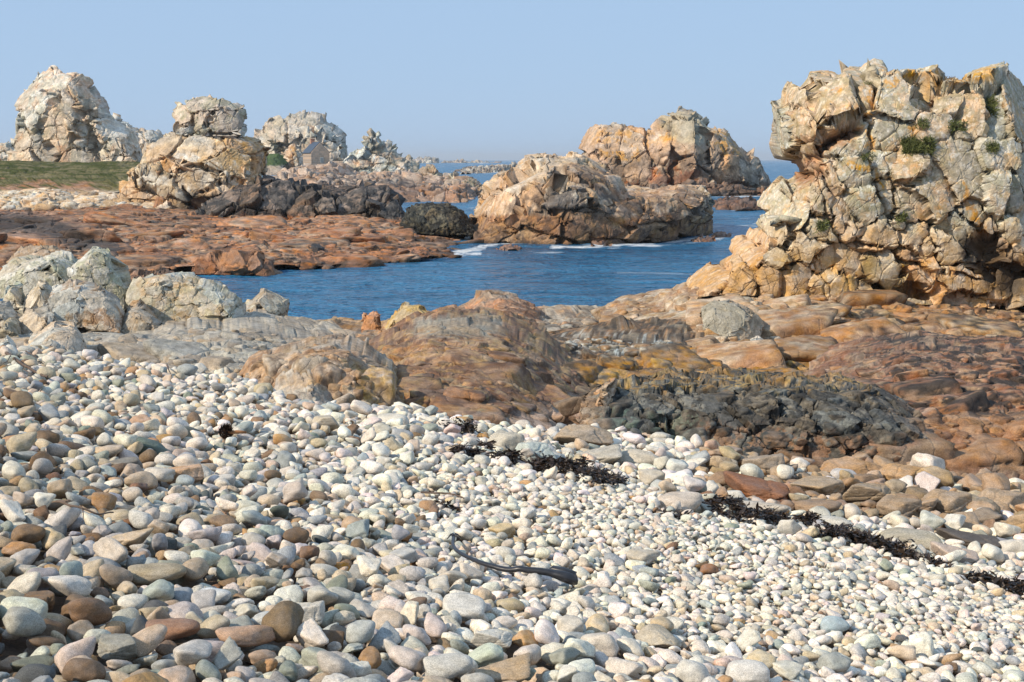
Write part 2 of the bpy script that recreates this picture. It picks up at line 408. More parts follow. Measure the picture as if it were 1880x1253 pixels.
# ------------------------------------------------------------------ sea
def seaP(pts, off=0): return [(p[0], p[1], float(dsea(p[1] + off))) for p in pts]
FOAM = [([(640, 479), (700, 476), (760, 473), (800, 468), (850, 462), (890, 455)], 4.0, 1.0),
        ([(780, 474), (830, 470), (880, 466)], 3, .8), ([(880, 452), (930, 447), (960, 446)], 3, .6),
        ([(1015, 452), (1070, 453), (1110, 450), (1150, 447), (1200, 447)], 4.0, 1.1), ([(1120, 455), (1190, 452), (1260, 449)], 2.5, .7),
        ([(1180, 441), (1240, 443), (1290, 437), (1340, 434)], 3.0, 1.0), ([(1255, 448), (1280, 446)], 2, .8),
        ([(1300, 414), (1345, 418), (1390, 412)], 2.5, .9), ([(1305, 387), (1410, 386)], 1.2, .5),
        ([(280, 492), (330, 492), (380, 489), (440, 487)], 2.5, .8), ([(440, 485), (560, 482), (640, 478)], 1.6, .6),
        ([(1290, 362), (1420, 360)], 1.2, .6), ([(845, 318), (930, 317)], .7, .8), ([(880, 300), (905, 299)], .8, .9), ([(875, 402), (885, 398)], 2, .6)]
def build_sea():
    nu, nv = 760, 620
    px = np.linspace(-2600, 4500, nu); px = 940 + np.sign(np.linspace(-1, 1, nu)) * (np.abs(np.linspace(-1, 1, nu)) ** 1.6 * 3600 + 900 * np.abs(np.linspace(-1, 1, nu)))
    dd = np.exp(np.linspace(math.log(34), math.log(30000), nv))
    a = (px - 940) / FPX / cP
    X = a[:, None] * dd[None]; Y = np.tile(dd, (nu, 1)); P = np.stack([X, Y, 0 * X], -1).reshape(-1, 3)
    fade = 1 - ss(P[:, 1], 180, 700)
    w = (fbm(P * [.16, .45, 0], 5, 4, .55) - .5) * .38 + (fbm(P * [.7, 1.6, 0], 9, 3) - .5) * .12
    P[:, 2] += w * fade
    x, y = PX(P); fo = np.zeros(len(P))
    m = (y > 295) & (y < 620) & (x > 200) & (x < 1500)
    xs, ys = x[m], y[m]; f = np.zeros(m.sum()); n = fbm(P[m] * [.9, .9, 0], 21, 4, .6); n2 = fbm(P[m] * [.25, .5, 0], 22, 3)
    for pts, wd, st in FOAM:
        f = np.maximum(f, st * np.exp(-(segdist(xs, ys, pts) / wd) ** 2))
    f = ss(f * (.45 + 1.1 * n), .38, .62) * ss(n2, .3, .5)
    # a few whitecaps off the shore
    cap = ss(fbm(P[m] * [.12, .5, 0], 41, 4, .6), .73, .78) * ss(P[m][:, 1], 60, 100) * .8
    fo[m] = np.maximum(f, cap)
    me = mesh_np('sea', P, gridq(nu, nv), np.stack([fo] * 3, 1))
    mt = bpy.data.materials.new('sea_water'); mt.use_nodes = True; nt = mt.node_tree; L = nt.links; b = nt.nodes['Principled BSDF']
    g = nd(nt, 'ShaderNodeNewGeometry'); at = nd(nt, 'ShaderNodeAttribute', attribute_name='Col')
    def wave(sx, sy, det):
        mp = nd(nt, 'ShaderNodeMapping'); mp.inputs['Scale'].default_value = (sx, sy, 1); mp.inputs['Rotation'].default_value = (0, 0, .25)
        n = nd(nt, 'ShaderNodeTexNoise'); n.inputs['Scale'].default_value = 1; n.inputs['Detail'].default_value = det; n.inputs['Roughness'].default_value = .6
        L.new(g.outputs['Position'], mp.inputs[0]); L.new(mp.outputs[0], n.inputs[0]); return n.outputs[0]
    w1, w2, w3 = wave(1.1, 2.0, 3), wave(.25, .7, 4), wave(.012, .05, 5)
    bp = nd(nt, 'ShaderNodeBump'); bp.inputs['Strength'].default_value = 1; bp.inputs['Distance'].default_value = .75
    bp2 = nd(nt, 'ShaderNodeBump'); bp2.inputs['Strength'].default_value = 1; bp2.inputs['Distance'].default_value = 1.6
    L.new(w1, bp.inputs['Height']); L.new(w2, bp2.inputs['Height']); L.new(bp.outputs[0], bp2.inputs['Normal'])
    r = nd(nt, 'ShaderNodeValToRGB'); e = r.color_ramp.elements
    e[0].position = .38; e[0].color = (.005, .075, .17, 1); e[1].position = .62; e[1].color = (.03, .20, .38, 1)
    mx0 = nd(nt, 'ShaderNodeMath', operation='MULTIPLY_ADD'); mx0.inputs[1].default_value = .45
    h = nd(nt, 'ShaderNodeMath', operation='MULTIPLY'); h.inputs[1].default_value = .55
    L.new(w2, mx0.inputs[0]); L.new(w3, h.inputs[0]); L.new(h.outputs[0], mx0.inputs[2]); L.new(mx0.outputs[0], r.inputs[0])
    mx = nd(nt, 'ShaderNodeMix', data_type='RGBA'); L.new(at.outputs['Color'], mx.inputs[0])
    L.new(r.outputs[0], mx.inputs[6]); mx.inputs[7].default_value = (.75, .78, .8, 1); L.new(mx.outputs[2], b.inputs['Base Color'])
    rr = nd(nt, 'ShaderNodeMapRange'); rr.inputs[3].default_value = .22; rr.inputs[4].default_value = .9; L.new(at.outputs['Fac'], rr.inputs[0]); L.new(rr.outputs[0], b.inputs['Roughness'])
    b.inputs['IOR'].default_value = 1.33; b.inputs['Specular IOR Level'].default_value = .36; L.new(bp2.outputs[0], b.inputs['Normal'])
    o = link('sea', me, mt); tag(o, kind='structure', label='blue rippled sea between the rocks with white foam along the shores', cat='sea')
build_sea()

# ------------------------------------------------------------------ far islands and reefs
def hazy(rgb): return lambda c: vary(c, mixc(C0(c, rgb), GREY, ss(c.F(10, 1), .4, .6)), .3)
mass('rocky_islet', 'tiny blue-grey jagged islet far out on the horizon above the round shore rocks', 'islet',
     [(755, 302), (762, 293), (775, 292), (785, 289), (797, 291), (803, 289), (807, 300), (809, 302)], [(755, 303), (809, 303)], 2450, 2400, 60, hazy((.33, .27, .22)), BL(8, .3), res=.8, seed=2, nb=6)
mass('rocky_islet', 'low faint islet on the horizon just right of the jagged one', 'islet',
     [(806, 300), (822, 297), (835, 293), (850, 292), (858, 296), (880, 297), (900, 299), (925, 300)], [(806, 301.5), (925, 301.5)], 2700, 2650, 80, hazy((.27, .2, .16)), BL(8, .3), res=.8, seed=3, nb=6)
mass('low_reef', 'low flat brown reef in the distant water left of the tan island', 'reef',
     [(822, 320), (845, 313), (870, 309), (900, 306), (940, 304), (975, 303)], seaP([(822, 321), (870, 320), (930, 316), (975, 308)]), 820, 700, 60, hazy((.22, .14, .09)), BL(9, .3), res=1, seed=4, nb=6)
mass('low_reef', 'low brown reef with white water in front of the big far rock at right', 'reef',
     [(1296, 384), (1310, 370), (1335, 365), (1365, 366), (1385, 373), (1400, 374), (1412, 371), (1430, 374), (1440, 384)], seaP([(1296, 386), (1350, 388), (1440, 387)]), 190, 175, 8,
     lambda c: vary(c, mixc(C0(c, (.19, .10, .06)), DARK, ss(c.F(20, 1), .5, .65) * .7), .3), BL(14, .25), res=1.1, seed=5)
# ------------------------------------------------------------------ far big rock at right
def c_far(c):
    col = coast(1.6, 6.0, 17, (.26, .13, .075), (.48, .33, .21), GREY, .15, .5, .7)(c)
    col = mixc(col, LIC, c.zone([(1090, 238), (1200, 238), (1240, 250), (1200, 270), (1150, 300), (1100, 290)], 8) * ss(c.F(14, 31), .45, .58) * .7)
    col = mixc(col, LIC, c.zone([(1310, 235), (1345, 245), (1360, 285), (1330, 290), (1300, 260)], 5) * ss(c.F(10, 32), .45, .58) * .8)
    col = mixc(col, GGREY, c.zone([(1215, 200), (1300, 205), (1302, 265), (1260, 270), (1210, 235)], 6) * .6)
    return col
def x_far(c):   # vertical clefts between the three buttresses
    g = np.zeros(c.n)
    for x0, y0, x1, y1, w, dp in [(1240, 250, 1236, 335, 5, 4), (1299, 230, 1302, 300, 4, 4), (1140, 290, 1125, 340, 4, 2), (1072, 240, 1090, 310, 5, 1)]:
        g -= dp * np.exp(-(segdist(c.px, c.py, [(x0, y0), (x1, y1)]) / w) ** 2)
    g += 3 * np.exp(-(segdist(c.px, c.py, [(1260, 225), (1275, 300)]) / 22) ** 2)
    return g
mass('far_sea_rock', 'big pale flat topped rock island with a rounded summit far behind, on the right', 'rock island',
     [(1060, 350), (1064, 300), (1067, 250), (1072, 235), (1085, 231), (1120, 234), (1150, 231), (1180, 237), (1205, 240), (1222, 222), (1228, 211), (1250, 203), (1272, 207), (1288, 222), (1298, 234), (1310, 231), (1330, 240), (1345, 256), (1356, 280), (1373, 286), (1378, 306), (1395, 312), (1402, 325), (1414, 338), (1424, 353)],
     seaP([(1056, 357), (1150, 358), (1300, 359), (1425, 357)]), 262, 246, 22, c_far, [(50, .16, (.8, 1, 1.3), 1.2), (24, .10, (.9, 1, 1.1), 1), (11, .06, (1, 1, 1), .8)], res=1.15, seed=11, extra=x_far)
mass('far_rock_apron', 'brown tide-washed foot of the big far rock', 'reef',
     [(1090, 352), (1110, 335), (1150, 338), (1180, 345), (1230, 340), (1280, 335), (1330, 342), (1380, 350), (1425, 352), (1431, 358)], seaP([(1080, 360), (1200, 361), (1431, 360)]), 238, 228, 12,
     lambda c: vary(c, mixc(C0(c, (.23, .125, .07)), (.09, .075, .065), ss(c.F(22, 1), .45, .6) * .7), .3), BL(14, .3), res=1.1, seed=12)
# ------------------------------------------------------------------ left background
def c_pale(c):
    col = C0(c, (.60, .49, .36)); col = mixc(col, (.58, .38, .23), ss(c.F(45, 1), .52, .66) * .8 * (1 - ss(c.py, 300, 310)))
    col = mixc(col, (.44, .40, .30), ss(c.F(25, 2), .5, .62) * .8); col = mixc(col, (.68, .62, .52), ss(c.F(14, 3), .5, .62) * .6)
    return vary(c, col, .2)
B3 = [(64, .15, (.9, 1, 1.1), 1.3), (28, .10, (1, 1, .9), 1.1), (12, .06, (1, 1, 1), .8)]
mass('grey_ridge', 'small grey rock ridge far behind the meadow, cut by the left edge', 'rock outcrop',
     [(-90, 296), (-60, 280), (-20, 270), (5, 265), (20, 258), (35, 264), (50, 280), (60, 298)], [(-90, 300), (60, 300)], 420, 410, 30, c_pale, B3[1:], res=1.2, seed=13)
mass('grey_ridge', 'jagged grey ridge trailing right from the tall pale crag on the meadow', 'rock outcrop',
     [(190, 298), (200, 235), (212, 215), (235, 226), (262, 243), (278, 235), (292, 238), (303, 252), (312, 270), (318, 300)], [(190, 306), (318, 306)], 330, 318, 16, c_pale, B3[1:], res=1.2, seed=14)
def x_lcrag(c):
    g = np.zeros(c.n)
    g -= 1.6 * c.zone([(138, 190), (160, 200), (175, 235), (190, 280), (165, 285), (145, 240)], 7)
    for x0, y0, x1, y1, w, dp in [(150, 200, 175, 285, 5, 1.3), (60, 160, 90, 280, 5, .8), (100, 250, 160, 255, 4, 1.5), (160, 150, 175, 180, 3, 1)]:
        g -= dp * np.exp(-(segdist(c.px, c.py, [(x0, y0), (x1, y1)]) / w) ** 2)
    return g
mass('pale_crag', 'tall pale granite crag standing on the green meadow at far left', 'crag',
     [(32, 298), (31, 262), (33, 250), (40, 244), (31, 200), (34, 183), (46, 172), (60, 155), (66, 149), (94, 147), (98, 134), (112, 131), (140, 135), (157, 140), (168, 155), (177, 180), (186, 192), (195, 208), (215, 222), (238, 232), (255, 243), (258, 262), (264, 285), (262, 300)],
     [(34, 300), (90, 302), (140, 306), (200, 306), (264, 302)], 262, 248, 20, c_pale, B3, res=1.15, seed=15, extra=x_lcrag)
def c_meadow(c):
    col = mixc(C0(c, (.095, .105, .032)), (.24, .20, .10), ss(c.F(38, 1), .42, .62) * .85)
    col = mixc(col, (.045, .07, .018), ss(c.F(15, 2), .55, .66) * .6)
    bank = ss(c.py + (c.F(30, 3) - .5) * 26, 334, 340) * (1 - ss(c.px + (c.F(20, 5) - .5) * 60, 150, 215))
    col = mixc(col, (.38, .20, .11), bank * ss(c.F(14, 4), .35, .5))
    col = mixc(col, (.50, .42, .32), ss(c.py, 348, 354) * .9)
    return col
mass('meadow', 'short green grass meadow sloping to the shore at left', 'meadow',
     [(-160, 296), (0, 297), (80, 298), (160, 300), (240, 298), (330, 300)], [(-160, 362), (0, 360), (150, 358), (260, 352), (330, 340)], 250, 150, 220, c_meadow,
     [(30, .03, (1, 1, 1), .1)], q=1, res=1.4, seed=16, rough=(8, .12), kind='grass', structure=True, taper=False)
def c_shore(c):
    col = mixc(C0(c, TAN), PALE, ss(c.F(16, 1), .45, .6)); col = mixc(col, BRN, ss(c.py + (c.F(20, 2) - .5) * 20, 375, 392) * .7)
    return vary(c, col, .3)
mass('tan_shore_rocks', 'band of tan and whitish broken rock below the earth bank of the meadow', 'rock outcrop',
     [(-120, 356), (0, 359), (60, 350), (110, 348), (140, 362), (180, 355), (230, 362), (280, 366), (330, 372)], [(-120, 402), (100, 402), (330, 402)], 138, 124, 14, c_shore,
     [(34, .06, (1.3, 1, .8), .2)], res=1.2, dens=.33, sc=[(90, 16, 56, (1.1, 1.1, .5), .25, 'block'), (300, 6, 16, (1.1, 1.1, .7), .25, 'block')], seed=17, structure=False, taper=False)
# cliff with the cottage
mass('pale_crag', 'broad pale crag behind the stone cottage', 'crag',
     [(470, 300), (478, 262), (482, 240), (500, 228), (518, 221), (545, 219), (560, 222), (590, 225), (608, 227), (617, 233), (620, 241), (634, 242), (640, 260), (646, 276), (640, 292), (632, 304)],
     [(470, 306), (632, 306)], 505, 492, 34, c_pale, B3, res=1.0, seed=18,
     extra=lambda c: -1.5 * ss(c.px, 614, 622) * ss(c.py, 236, 246) - 2 * np.exp(-((c.px - 617) / 3) ** 2) - 2.5 * np.exp(-(segdist(c.px, c.py, [(540, 262), (560, 247), (590, 255)]) / 3) ** 2))
mass('grass_slope', 'small green slope between the tan stack and the cottage rocks', 'meadow', [(460, 290), (500, 288), (530, 286), (545, 300)], [(460, 322), (545, 322)], 480, 400, 60,
     lambda c: mixc(C0(c, (.10, .15, .05)), (.48, .38, .28), ss(c.py + (c.F(10, 1) - .5) * 6, 303, 307)), [(20, .05, (1, 1, 1), .2)], res=1.2, seed=19, kind='grass', structure=True, nb=6)
def c_rib(c):
    col = mixc(C0(c, (.56, .38, .24)), OCH, ss(c.F(14, 1), .5, .62) * .6); col = mixc(col, PALE, ss(c.F(12, 2), .48, .62) * .7); return vary(c, col, .2)
mass('rock_rib', 'upright pale and ochre rock rib just left of the cottage', 'crag',
     [(518, 330), (524, 300), (522, 285), (530, 271), (543, 270), (549, 280), (556, 288), (564, 296), (570, 304), (575, 315)], [(516, 334), (577, 334)], 452, 445, 14, c_rib,
     [(22, .3, (.6, 1, 1.8), .6), (10, .3, (.8, 1, 1.2), .4)], res=.9, seed=20)
mass('jagged_crag', 'jagged grey crag with a notched pinnacle right of the cottage', 'crag',
     [(622, 306), (628, 296), (640, 290), (642, 280), (660, 273), (672, 270), (668, 252), (676, 248), (680, 240), (690, 242), (697, 246), (696, 256), (708, 262), (722, 268), (730, 282), (738, 290), (752, 288), (760, 300), (770, 312), (772, 322)],
     [(622, 326), (690, 328), (772, 328)], 425, 415, 22, lambda c: vary(c, mixc(c_pale(c), GGREY, ss(c.F(18, 8), .45, .6) * .5), .2), [(26, .35, (1.2, 1, .7), .6), (11, .35, (1.2, 1, .8), .5), (6, .25, (1, 1, 1), .3)], res=.95, seed=21)
def c_fringe(c):
    col = mixc(C0(c, (.40, .255, .165)), (.50, .36, .25), ss(c.F(18, 1), .45, .6)); col = mixc(col, (.07, .06, .055), c.zone([(600, 330), (740, 325), (760, 350), (640, 352)], 8) * ss(c.F(14, 2), .4, .55) * .9)
    col = mixc(col, (.30, .16, .09), ss(c.py, 335, 350) * .7)
    return vary(c, col, .3)
mass('shore_cliff', 'ribbed tan and brown low cliff below the cottage', 'cliff',
     [(480, 345), (500, 330), (515, 328), (540, 318), (560, 306), (575, 306), (590, 306), (605, 305), (618, 304), (640, 304), (650, 318), (680, 322), (720, 318), (760, 318), (790, 325), (830, 332), (860, 325), (884, 338), (892, 370)],
     [(480, 372), (600, 380), (800, 386), (890, 386)], 300, 200, 60, c_fringe, [(30, .10, (1, 2, 1.5), .4)], q=.8, res=1.0, dens=.33, sc=[(60, 20, 60, (.8, .9, .8), .3, 'block'), (260, 6, 20, (.9, 1, 1), .3, 'block')], seed=22, amp=.4, rough=(10, .12))
for k, (x, y, w, h, lab) in enumerate([(790, 303, 44, 40, 'roundish grey-tan rock lump on the low shore below the distant islets'), (832, 318, 28, 34, 'small pale rock knob at the right end of the far low shore'), (862, 330, 56, 30, 'low lumpy grey rock at the tip of the far low shore')]):
    mass('shore_rock', lab, 'rock', [(x - w / 2, y + h), (x - w * .42, y + h * .25), (x - w * .15, y + 1), (x + w * .12, y), (x + w * .4, y + h * .35), (x + w / 2, y + h)], [(x - w / 2, y + h + 3), (x + w / 2, y + h + 3)], 290 - k * 20, 286 - k * 20, 5,
         lambda c: vary(c, mixc(C0(c, (.40, .30, .21)), GGREY, ss(c.F(14, 1), .4, .6) * .7), .25), BL(14, .3), res=.9, seed=23 + k, nb=8)

# ------------------------------------------------------------------ stone cottage
def box_bm(bm, x0, x1, y0, y1, z0, z1):
    vs = [bm.verts.new((x, y, z)) for x in (x0, x1) for y in (y0, y1) for z in (z0, z1)]
    for q in ((0, 1, 3, 2), (4, 6, 7, 5), (0, 4, 5, 1), (2, 3, 7, 6), (0, 2, 6, 4), (1, 5, 7, 3)): bm.faces.new([vs[i] for i in q])
def bm_obj(name, bm, mat, parent=None, loc=None, smooth=False):
    me = bpy.data.meshes.new(name); bmesh.ops.recalc_face_normals(bm, faces=bm.faces[:]); bm.to_mesh(me); bm.free()
    for p in me.polygons: p.use_smooth = smooth
    return link(name, me, mat, parent, loc)
def stone_wall_mat():
    m = bpy.data.materials.new('granite_masonry'); m.use_nodes = True; nt = m.node_tree; L = nt.links; b = nt.nodes['Principled BSDF']; b.inputs['Roughness'].default_value = .9
    g = nd(nt, 'ShaderNodeTexCoord'); mp = nd(nt, 'ShaderNodeMapping'); mp.inputs['Rotation'].default_value = (math.pi / 2, 0, 0)
    br = nd(nt, 'ShaderNodeTexBrick'); br.inputs['Color1'].default_value = (.50, .36, .26, 1); br.inputs['Color2'].default_value = (.30, .24, .19, 1); br.inputs['Mortar'].default_value = (.46, .40, .34, 1)
    br.inputs['Scale'].default_value = 1; br.inputs['Brick Width'].default_value = 1.1; br.inputs['Row Height'].default_value = .6; br.inputs['Mortar Size'].default_value = .035
    L.new(g.outputs['Object'], mp.inputs[0]); L.new(mp.outputs[0], br.inputs[0]); L.new(br.outputs[0], b.inputs['Base Color'])
    return m
def cottage():
    d = 425; mpx = d / FPX; O = PW(588.5, 304, d)
    e = bpy.data.objects.new('stone_cottage', None); COL.objects.link(e); e.location = O; e.rotation_euler = (0, 0, math.radians(24))
    tag(e, 'small stone cottage with slate roof wedged between two far crags', 'house')
    w = 17.2 * mpx; hw = 23 * mpx; hr = 41 * mpx; L_ = 9.0
    bm = bmesh.new(); pr = [(-w, -2), (w, -2), (w, hw), (0, hr), (-w, hw)]
    f = [bm.verts.new((x, 0, z)) for x, z in pr]; bk = [bm.verts.new((x, L_, z)) for x, z in pr]
    bm.faces.new(f); bm.faces.new(bk[::-1])
    for i in range(5): bm.faces.new([f[i], bk[i], bk[(i + 1) % 5], f[(i + 1) % 5]])
    bm_obj('wall', bm, stone_wall_mat(), e)
    slate = plain_mat('roof_slate', (.055, .075, .11), .5, .2, 3)
    rb = None
    for s in (-1, 1):
        bm = bmesh.new(); a = [(0, hr + .05), (s * (w + .25), hw - .18), (s * (w + .25), hw + .02), (0, hr + .27)]
        f = [bm.verts.new((x, .35, z)) for x, z in a]; g = [bm.verts.new((x, L_ + .1, z)) for x, z in a]
        bm.faces.new(f); bm.faces.new(g[::-1])
        for i in range(4): bm.faces.new([f[i], g[i], g[(i + 1) % 4], f[(i + 1) % 4]])
        rb = bm_obj('roof', bm, slate, e)
    ch = plain_mat('chimney_brick', (.45, .22, .14), .9, .2, 6)
    bm = bmesh.new(); box_bm(bm, -.55, .55, L_ - 1.2, L_ - .3, hr - .6, hr + 1.1); box_bm(bm, -.65, .65, L_ - 1.3, L_ - .2, hr + 1.1, hr + 1.25)
    bm_obj('chimney', bm, ch, e)
    wt = plain_mat('window_frame_paint', (.62, .60, .55), .6, .05, 3)
    zz = 10 * mpx
    bm = bmesh.new(); box_bm(bm, -.15, .85, -.06, .04, zz - .8, zz + .8); wi = bm_obj('window', bm, wt, e)
    gl = plain_mat('window_glass', (.25, .27, .27), .2, .1, 3)
    bm = bmesh.new()
    for x in (0, .4): box_bm(bm, x - .05, x + .3, -.08, -.062, zz - .65, zz + .65)
    bm_obj('pane', bm, gl, wi)
    # low garden wall
    bm = bmesh.new(); A = PW(608, 300, 420); box_bm(bm, 0, 4.6, 0, .5, -2.2, .6)
    for v in bm.verts: v.co.z += math.sin(v.co.x * 3) * .05
    bmesh.ops.bevel(bm, geom=bm.edges[:], offset=.08, segments=1, affect='EDGES')
    o = bm_obj('garden_wall', bm, bpy.data.materials['granite_masonry'], None, A); tag(o, 'low pale stone wall running right from the cottage', 'wall')
cottage()

# ------------------------------------------------------------------ the tan stack on the left headland
def joints(lst, k=.5):
    def fn(c):
        g = np.zeros(c.n); wx = (c.F(12, 61, 2) - .5) * 10; wy = (c.F(12, 62, 2) - .5) * 8
        for pts, w, dp in lst: g -= k * dp * np.exp(-(segdist(c.px + wx, c.py + wy, pts) / w) ** 2)
        return g
    return fn
def c_stack(c):
    col = mixc(C0(c, (.60, .42, .24)), PALE, ss(c.F(30, 1), .46, .6) * .8)
    col = mixc(col, (.55, .30, .09), c.zone([(390, 250), (490, 250), (492, 300), (470, 330), (400, 290)], 10) * ss(c.F(20, 2), .35, .5) * .85)
    col = mixc(col, OCH, ss(c.F(24, 3), .55, .66) * .5)
    col = mixc(col, DARK, ss(c.py + (c.F(22, 4) - .5) * 30 + (c.px - 440).clip(0) * .35, 352, 366) * ss(c.px, 300, 350) * .9)
    col = mixc(col, GREY, (1 - ss(c.py, 258, 276)) * (1 - ss(c.px, 380, 410)) * .6)
    return vary(c, col, .16)
mass('tan_stack', 'blocky tan and orange rock stack carrying a grey block on the left headland', 'rock stack',
     [(222, 362), (240, 345), (252, 328), (264, 300), (275, 290), (285, 272), (300, 262), (318, 250), (324, 243), (345, 244), (380, 246), (430, 248), (470, 252), (483, 256), (494, 272), (495, 300), (492, 318), (486, 330), (492, 345), (500, 358), (500, 372)],
     [(222, 392), (300, 398), (400, 402), (500, 398)], 136, 128, 10, c_stack, [(66, .12, (1.5, 1, .65), 1.6), (30, .08, (1.2, 1, .8), 1.2), (12, .05, (1, 1, .9), .8)], q=.45, res=1.15, seed=31, amp=.7,
     extra=joints([([(250, 322), (330, 325), (430, 332), (470, 330)], 2.2, .9), ([(340, 250), (338, 320)], 2, .6), ([(400, 252), (385, 290), (405, 300)], 2, .7), ([(435, 340), (400, 318), (470, 312), (488, 300)], 2.5, .9), ([(470, 260), (466, 320)], 2, .5), ([(300, 335), (440, 338)], 1.8, .6), ([(372, 340), (368, 368)], 2, .6), ([(410, 340), (402, 368)], 2, .6), ([(310, 280), (300, 320)], 2, .5)]))
mass('perched_block', 'cracked grey granite block perched on top of the tan stack', 'boulder',
     [(334, 246), (331, 220), (336, 198), (345, 190), (368, 189), (372, 184), (392, 182), (412, 184), (420, 188), (440, 189), (452, 194), (453, 220), (450, 243), (446, 248)],
     [(322, 247), (345, 249), (400, 250), (446, 250)], 134, 131, 5, lambda c: vary(c, mixc(mixc(C0(c, (.56, .47, .37)), GGREY, ss(c.F(22, 1), .45, .6) * .8), PALE, ss(c.F(14, 2), .55, .65) * .6), .2),
     [(54, .14, (1.1, 1, .8), 1.4), (24, .08, (1, 1, 1), .9), (11, .05, (1, 1, 1), .7)], q=.35, res=1.0, seed=32, amp=.6, extra=joints([([(385, 248), (382, 232), (400, 215), (412, 192)], 2.5, .9), ([(335, 225), (372, 218), (392, 225)], 2, .6), ([(440, 192), (436, 230)], 2, .5), ([(440, 232), (425, 246)], 2, .6)]))
# dark block field right of the stack and the orange tidal platform
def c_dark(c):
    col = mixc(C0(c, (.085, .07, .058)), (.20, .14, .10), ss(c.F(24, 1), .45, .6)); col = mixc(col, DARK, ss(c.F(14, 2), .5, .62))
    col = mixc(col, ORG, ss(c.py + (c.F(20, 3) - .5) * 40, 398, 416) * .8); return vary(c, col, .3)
mass('dark_rock_band', 'black and brown jointed rocks at the right foot of the tan stack', 'rock outcrop',
     [(380, 378), (420, 352), (470, 336), (500, 330), (520, 338), (560, 345), (600, 340), (640, 345), (690, 345), (720, 352), (738, 372), (742, 384), (745, 396)], [(380, 420), (560, 424), (745, 412)], 128, 116, 14, c_dark,
     [(50, .2, (1, 1, 1), 1.2), (22, .14, (.9, 1, 1.2), 1), (10, .08, (1, 1, 1), .9)], q=.5, res=1.15, seed=33)
mass('weedy_mound', 'black seaweed covered mound at the right end of the headland', 'rock outcrop',
     [(740, 412), (748, 385), (770, 376), (800, 373), (830, 376), (850, 388), (862, 408), (878, 428)], [(740, 425), (800, 432), (880, 432)], 112, 106, 7, lambda c: vary(c, mixc(C0(c, (.035, .034, .028)), (.11, .095, .06), ss(c.F(9, 1), .5, .66)), .35),
     [(24, .2, (1, 1, 1), .6), (9, .2, (1, 1, 1), .4)], q=.8, res=1.1, seed=34, rough=(8, .5))
def c_plat(c):
    col = mixc(C0(c, (.40, .165, .06)), (.48, .20, .065), ss(c.F(50, 1), .45, .6))
    col = mixc(col, (.26, .13, .065), ss(c.F(24, 2), .46, .6) * .85); col = mixc(col, (.08, .06, .045), ss(c.F(16, 3), .56, .64) * .85)
    col = mixc(col, (.42, .28, .17), ss(c.F(30, 4), .55, .68) * .6)
    col = mixc(col, (.30, .20, .15), c.zone([(0, 385), (110, 395), (230, 445), (0, 440)], 10) * .5)
    col = mixc(col, DARK, c.zone([(-100, 395), (60, 392), (130, 415), (190, 440), (235, 455), (225, 470), (150, 462), (60, 430), (-100, 425)], 7) * .85)
    col = mixc(col, DARK, (1 - ss(c.zf, .15, .5)) * .6)
    return vary(c, col, .28)
mass('orange_platform', 'wide rust-orange tidal rock platform of the left headland along the water', 'rock platform',
     [(-160, 384), (0, 386), (100, 386), (220, 380), (330, 388), (430, 394), (560, 394), (660, 394), (740, 400), (800, 414), (860, 426), (890, 436)],
     [(a, b, c_ * .955) for a, b, c_ in seaP([(-160, 508), (100, 505), (250, 500), (340, 495), (430, 492), (500, 488), (600, 485), (660, 481), (760, 474), (820, 466), (893, 456)])], 122, 84, 10, c_plat,
     [(60, .04, (1.4, 1.6, .8), .2)], q=1.0, res=1.25, dens=.33, sc=[(130, 36, 130, (1.2, 1.3, .34), .25, 'block'), (800, 9, 36, (1.1, 1.2, .5), .25, 'block')], seed=35, amp=.8, taper=False, rot=(0, 6, 12), rough=(14, .12))
for k, (x, y, w, h, cc, lab) in enumerate([(158, 374, 42, 22, (.42, .26, .12), 'ochre boulder on the shore below the meadow'), (104, 356, 62, 20, (.58, .45, .31), 'pale slab lying below the earth bank'),
        (252, 376, 76, 34, (.50, .36, .24), 'tan block left of the black patch under the stack'), (132, 397, 40, 20, (.46, .34, .23), 'low tan stone in front of the ochre shore boulder'),
        (430, 470, 150, 32, (.36, .16, .07), 'broad rust-orange rock slab at the water edge under the headland'), (660, 424, 64, 16, (.22, .15, .1), 'long grey-brown slab on the orange platform'),
        (515, 428, 36, 28, (.05, .05, .048), 'black square hollow rock in the platform below the stack'), (582, 452, 30, 28, (.06, .05, .045), 'black weedy rock near the water edge')]):
    d = 128 if y < 380 else float(dsea(y + h)) * (1.0 if y > 460 else .97)
    mass('shore_boulder', lab, 'boulder', [(x - w / 2, y + h), (x - w * .46, y + h * .3), (x - w * .25, y), (x + w * .2, y + 1), (x + w * .45, y + h * .35), (x + w / 2, y + h)], [(x - w / 2, y + h + 3), (x + w / 2, y + h + 3)], d + 1, d - 1, 3,
         lambda c, cc=cc: vary(c, mixc(C0(c, cc), np.array(cc) * .6, ss(c.F(14, 1), .5, .62)), .15), [(50, .3, (1, 1, 1), .4), (16, .25, (1, 1, 1), .4)], q=.55, res=1.1, seed=40 + k, nb=8)
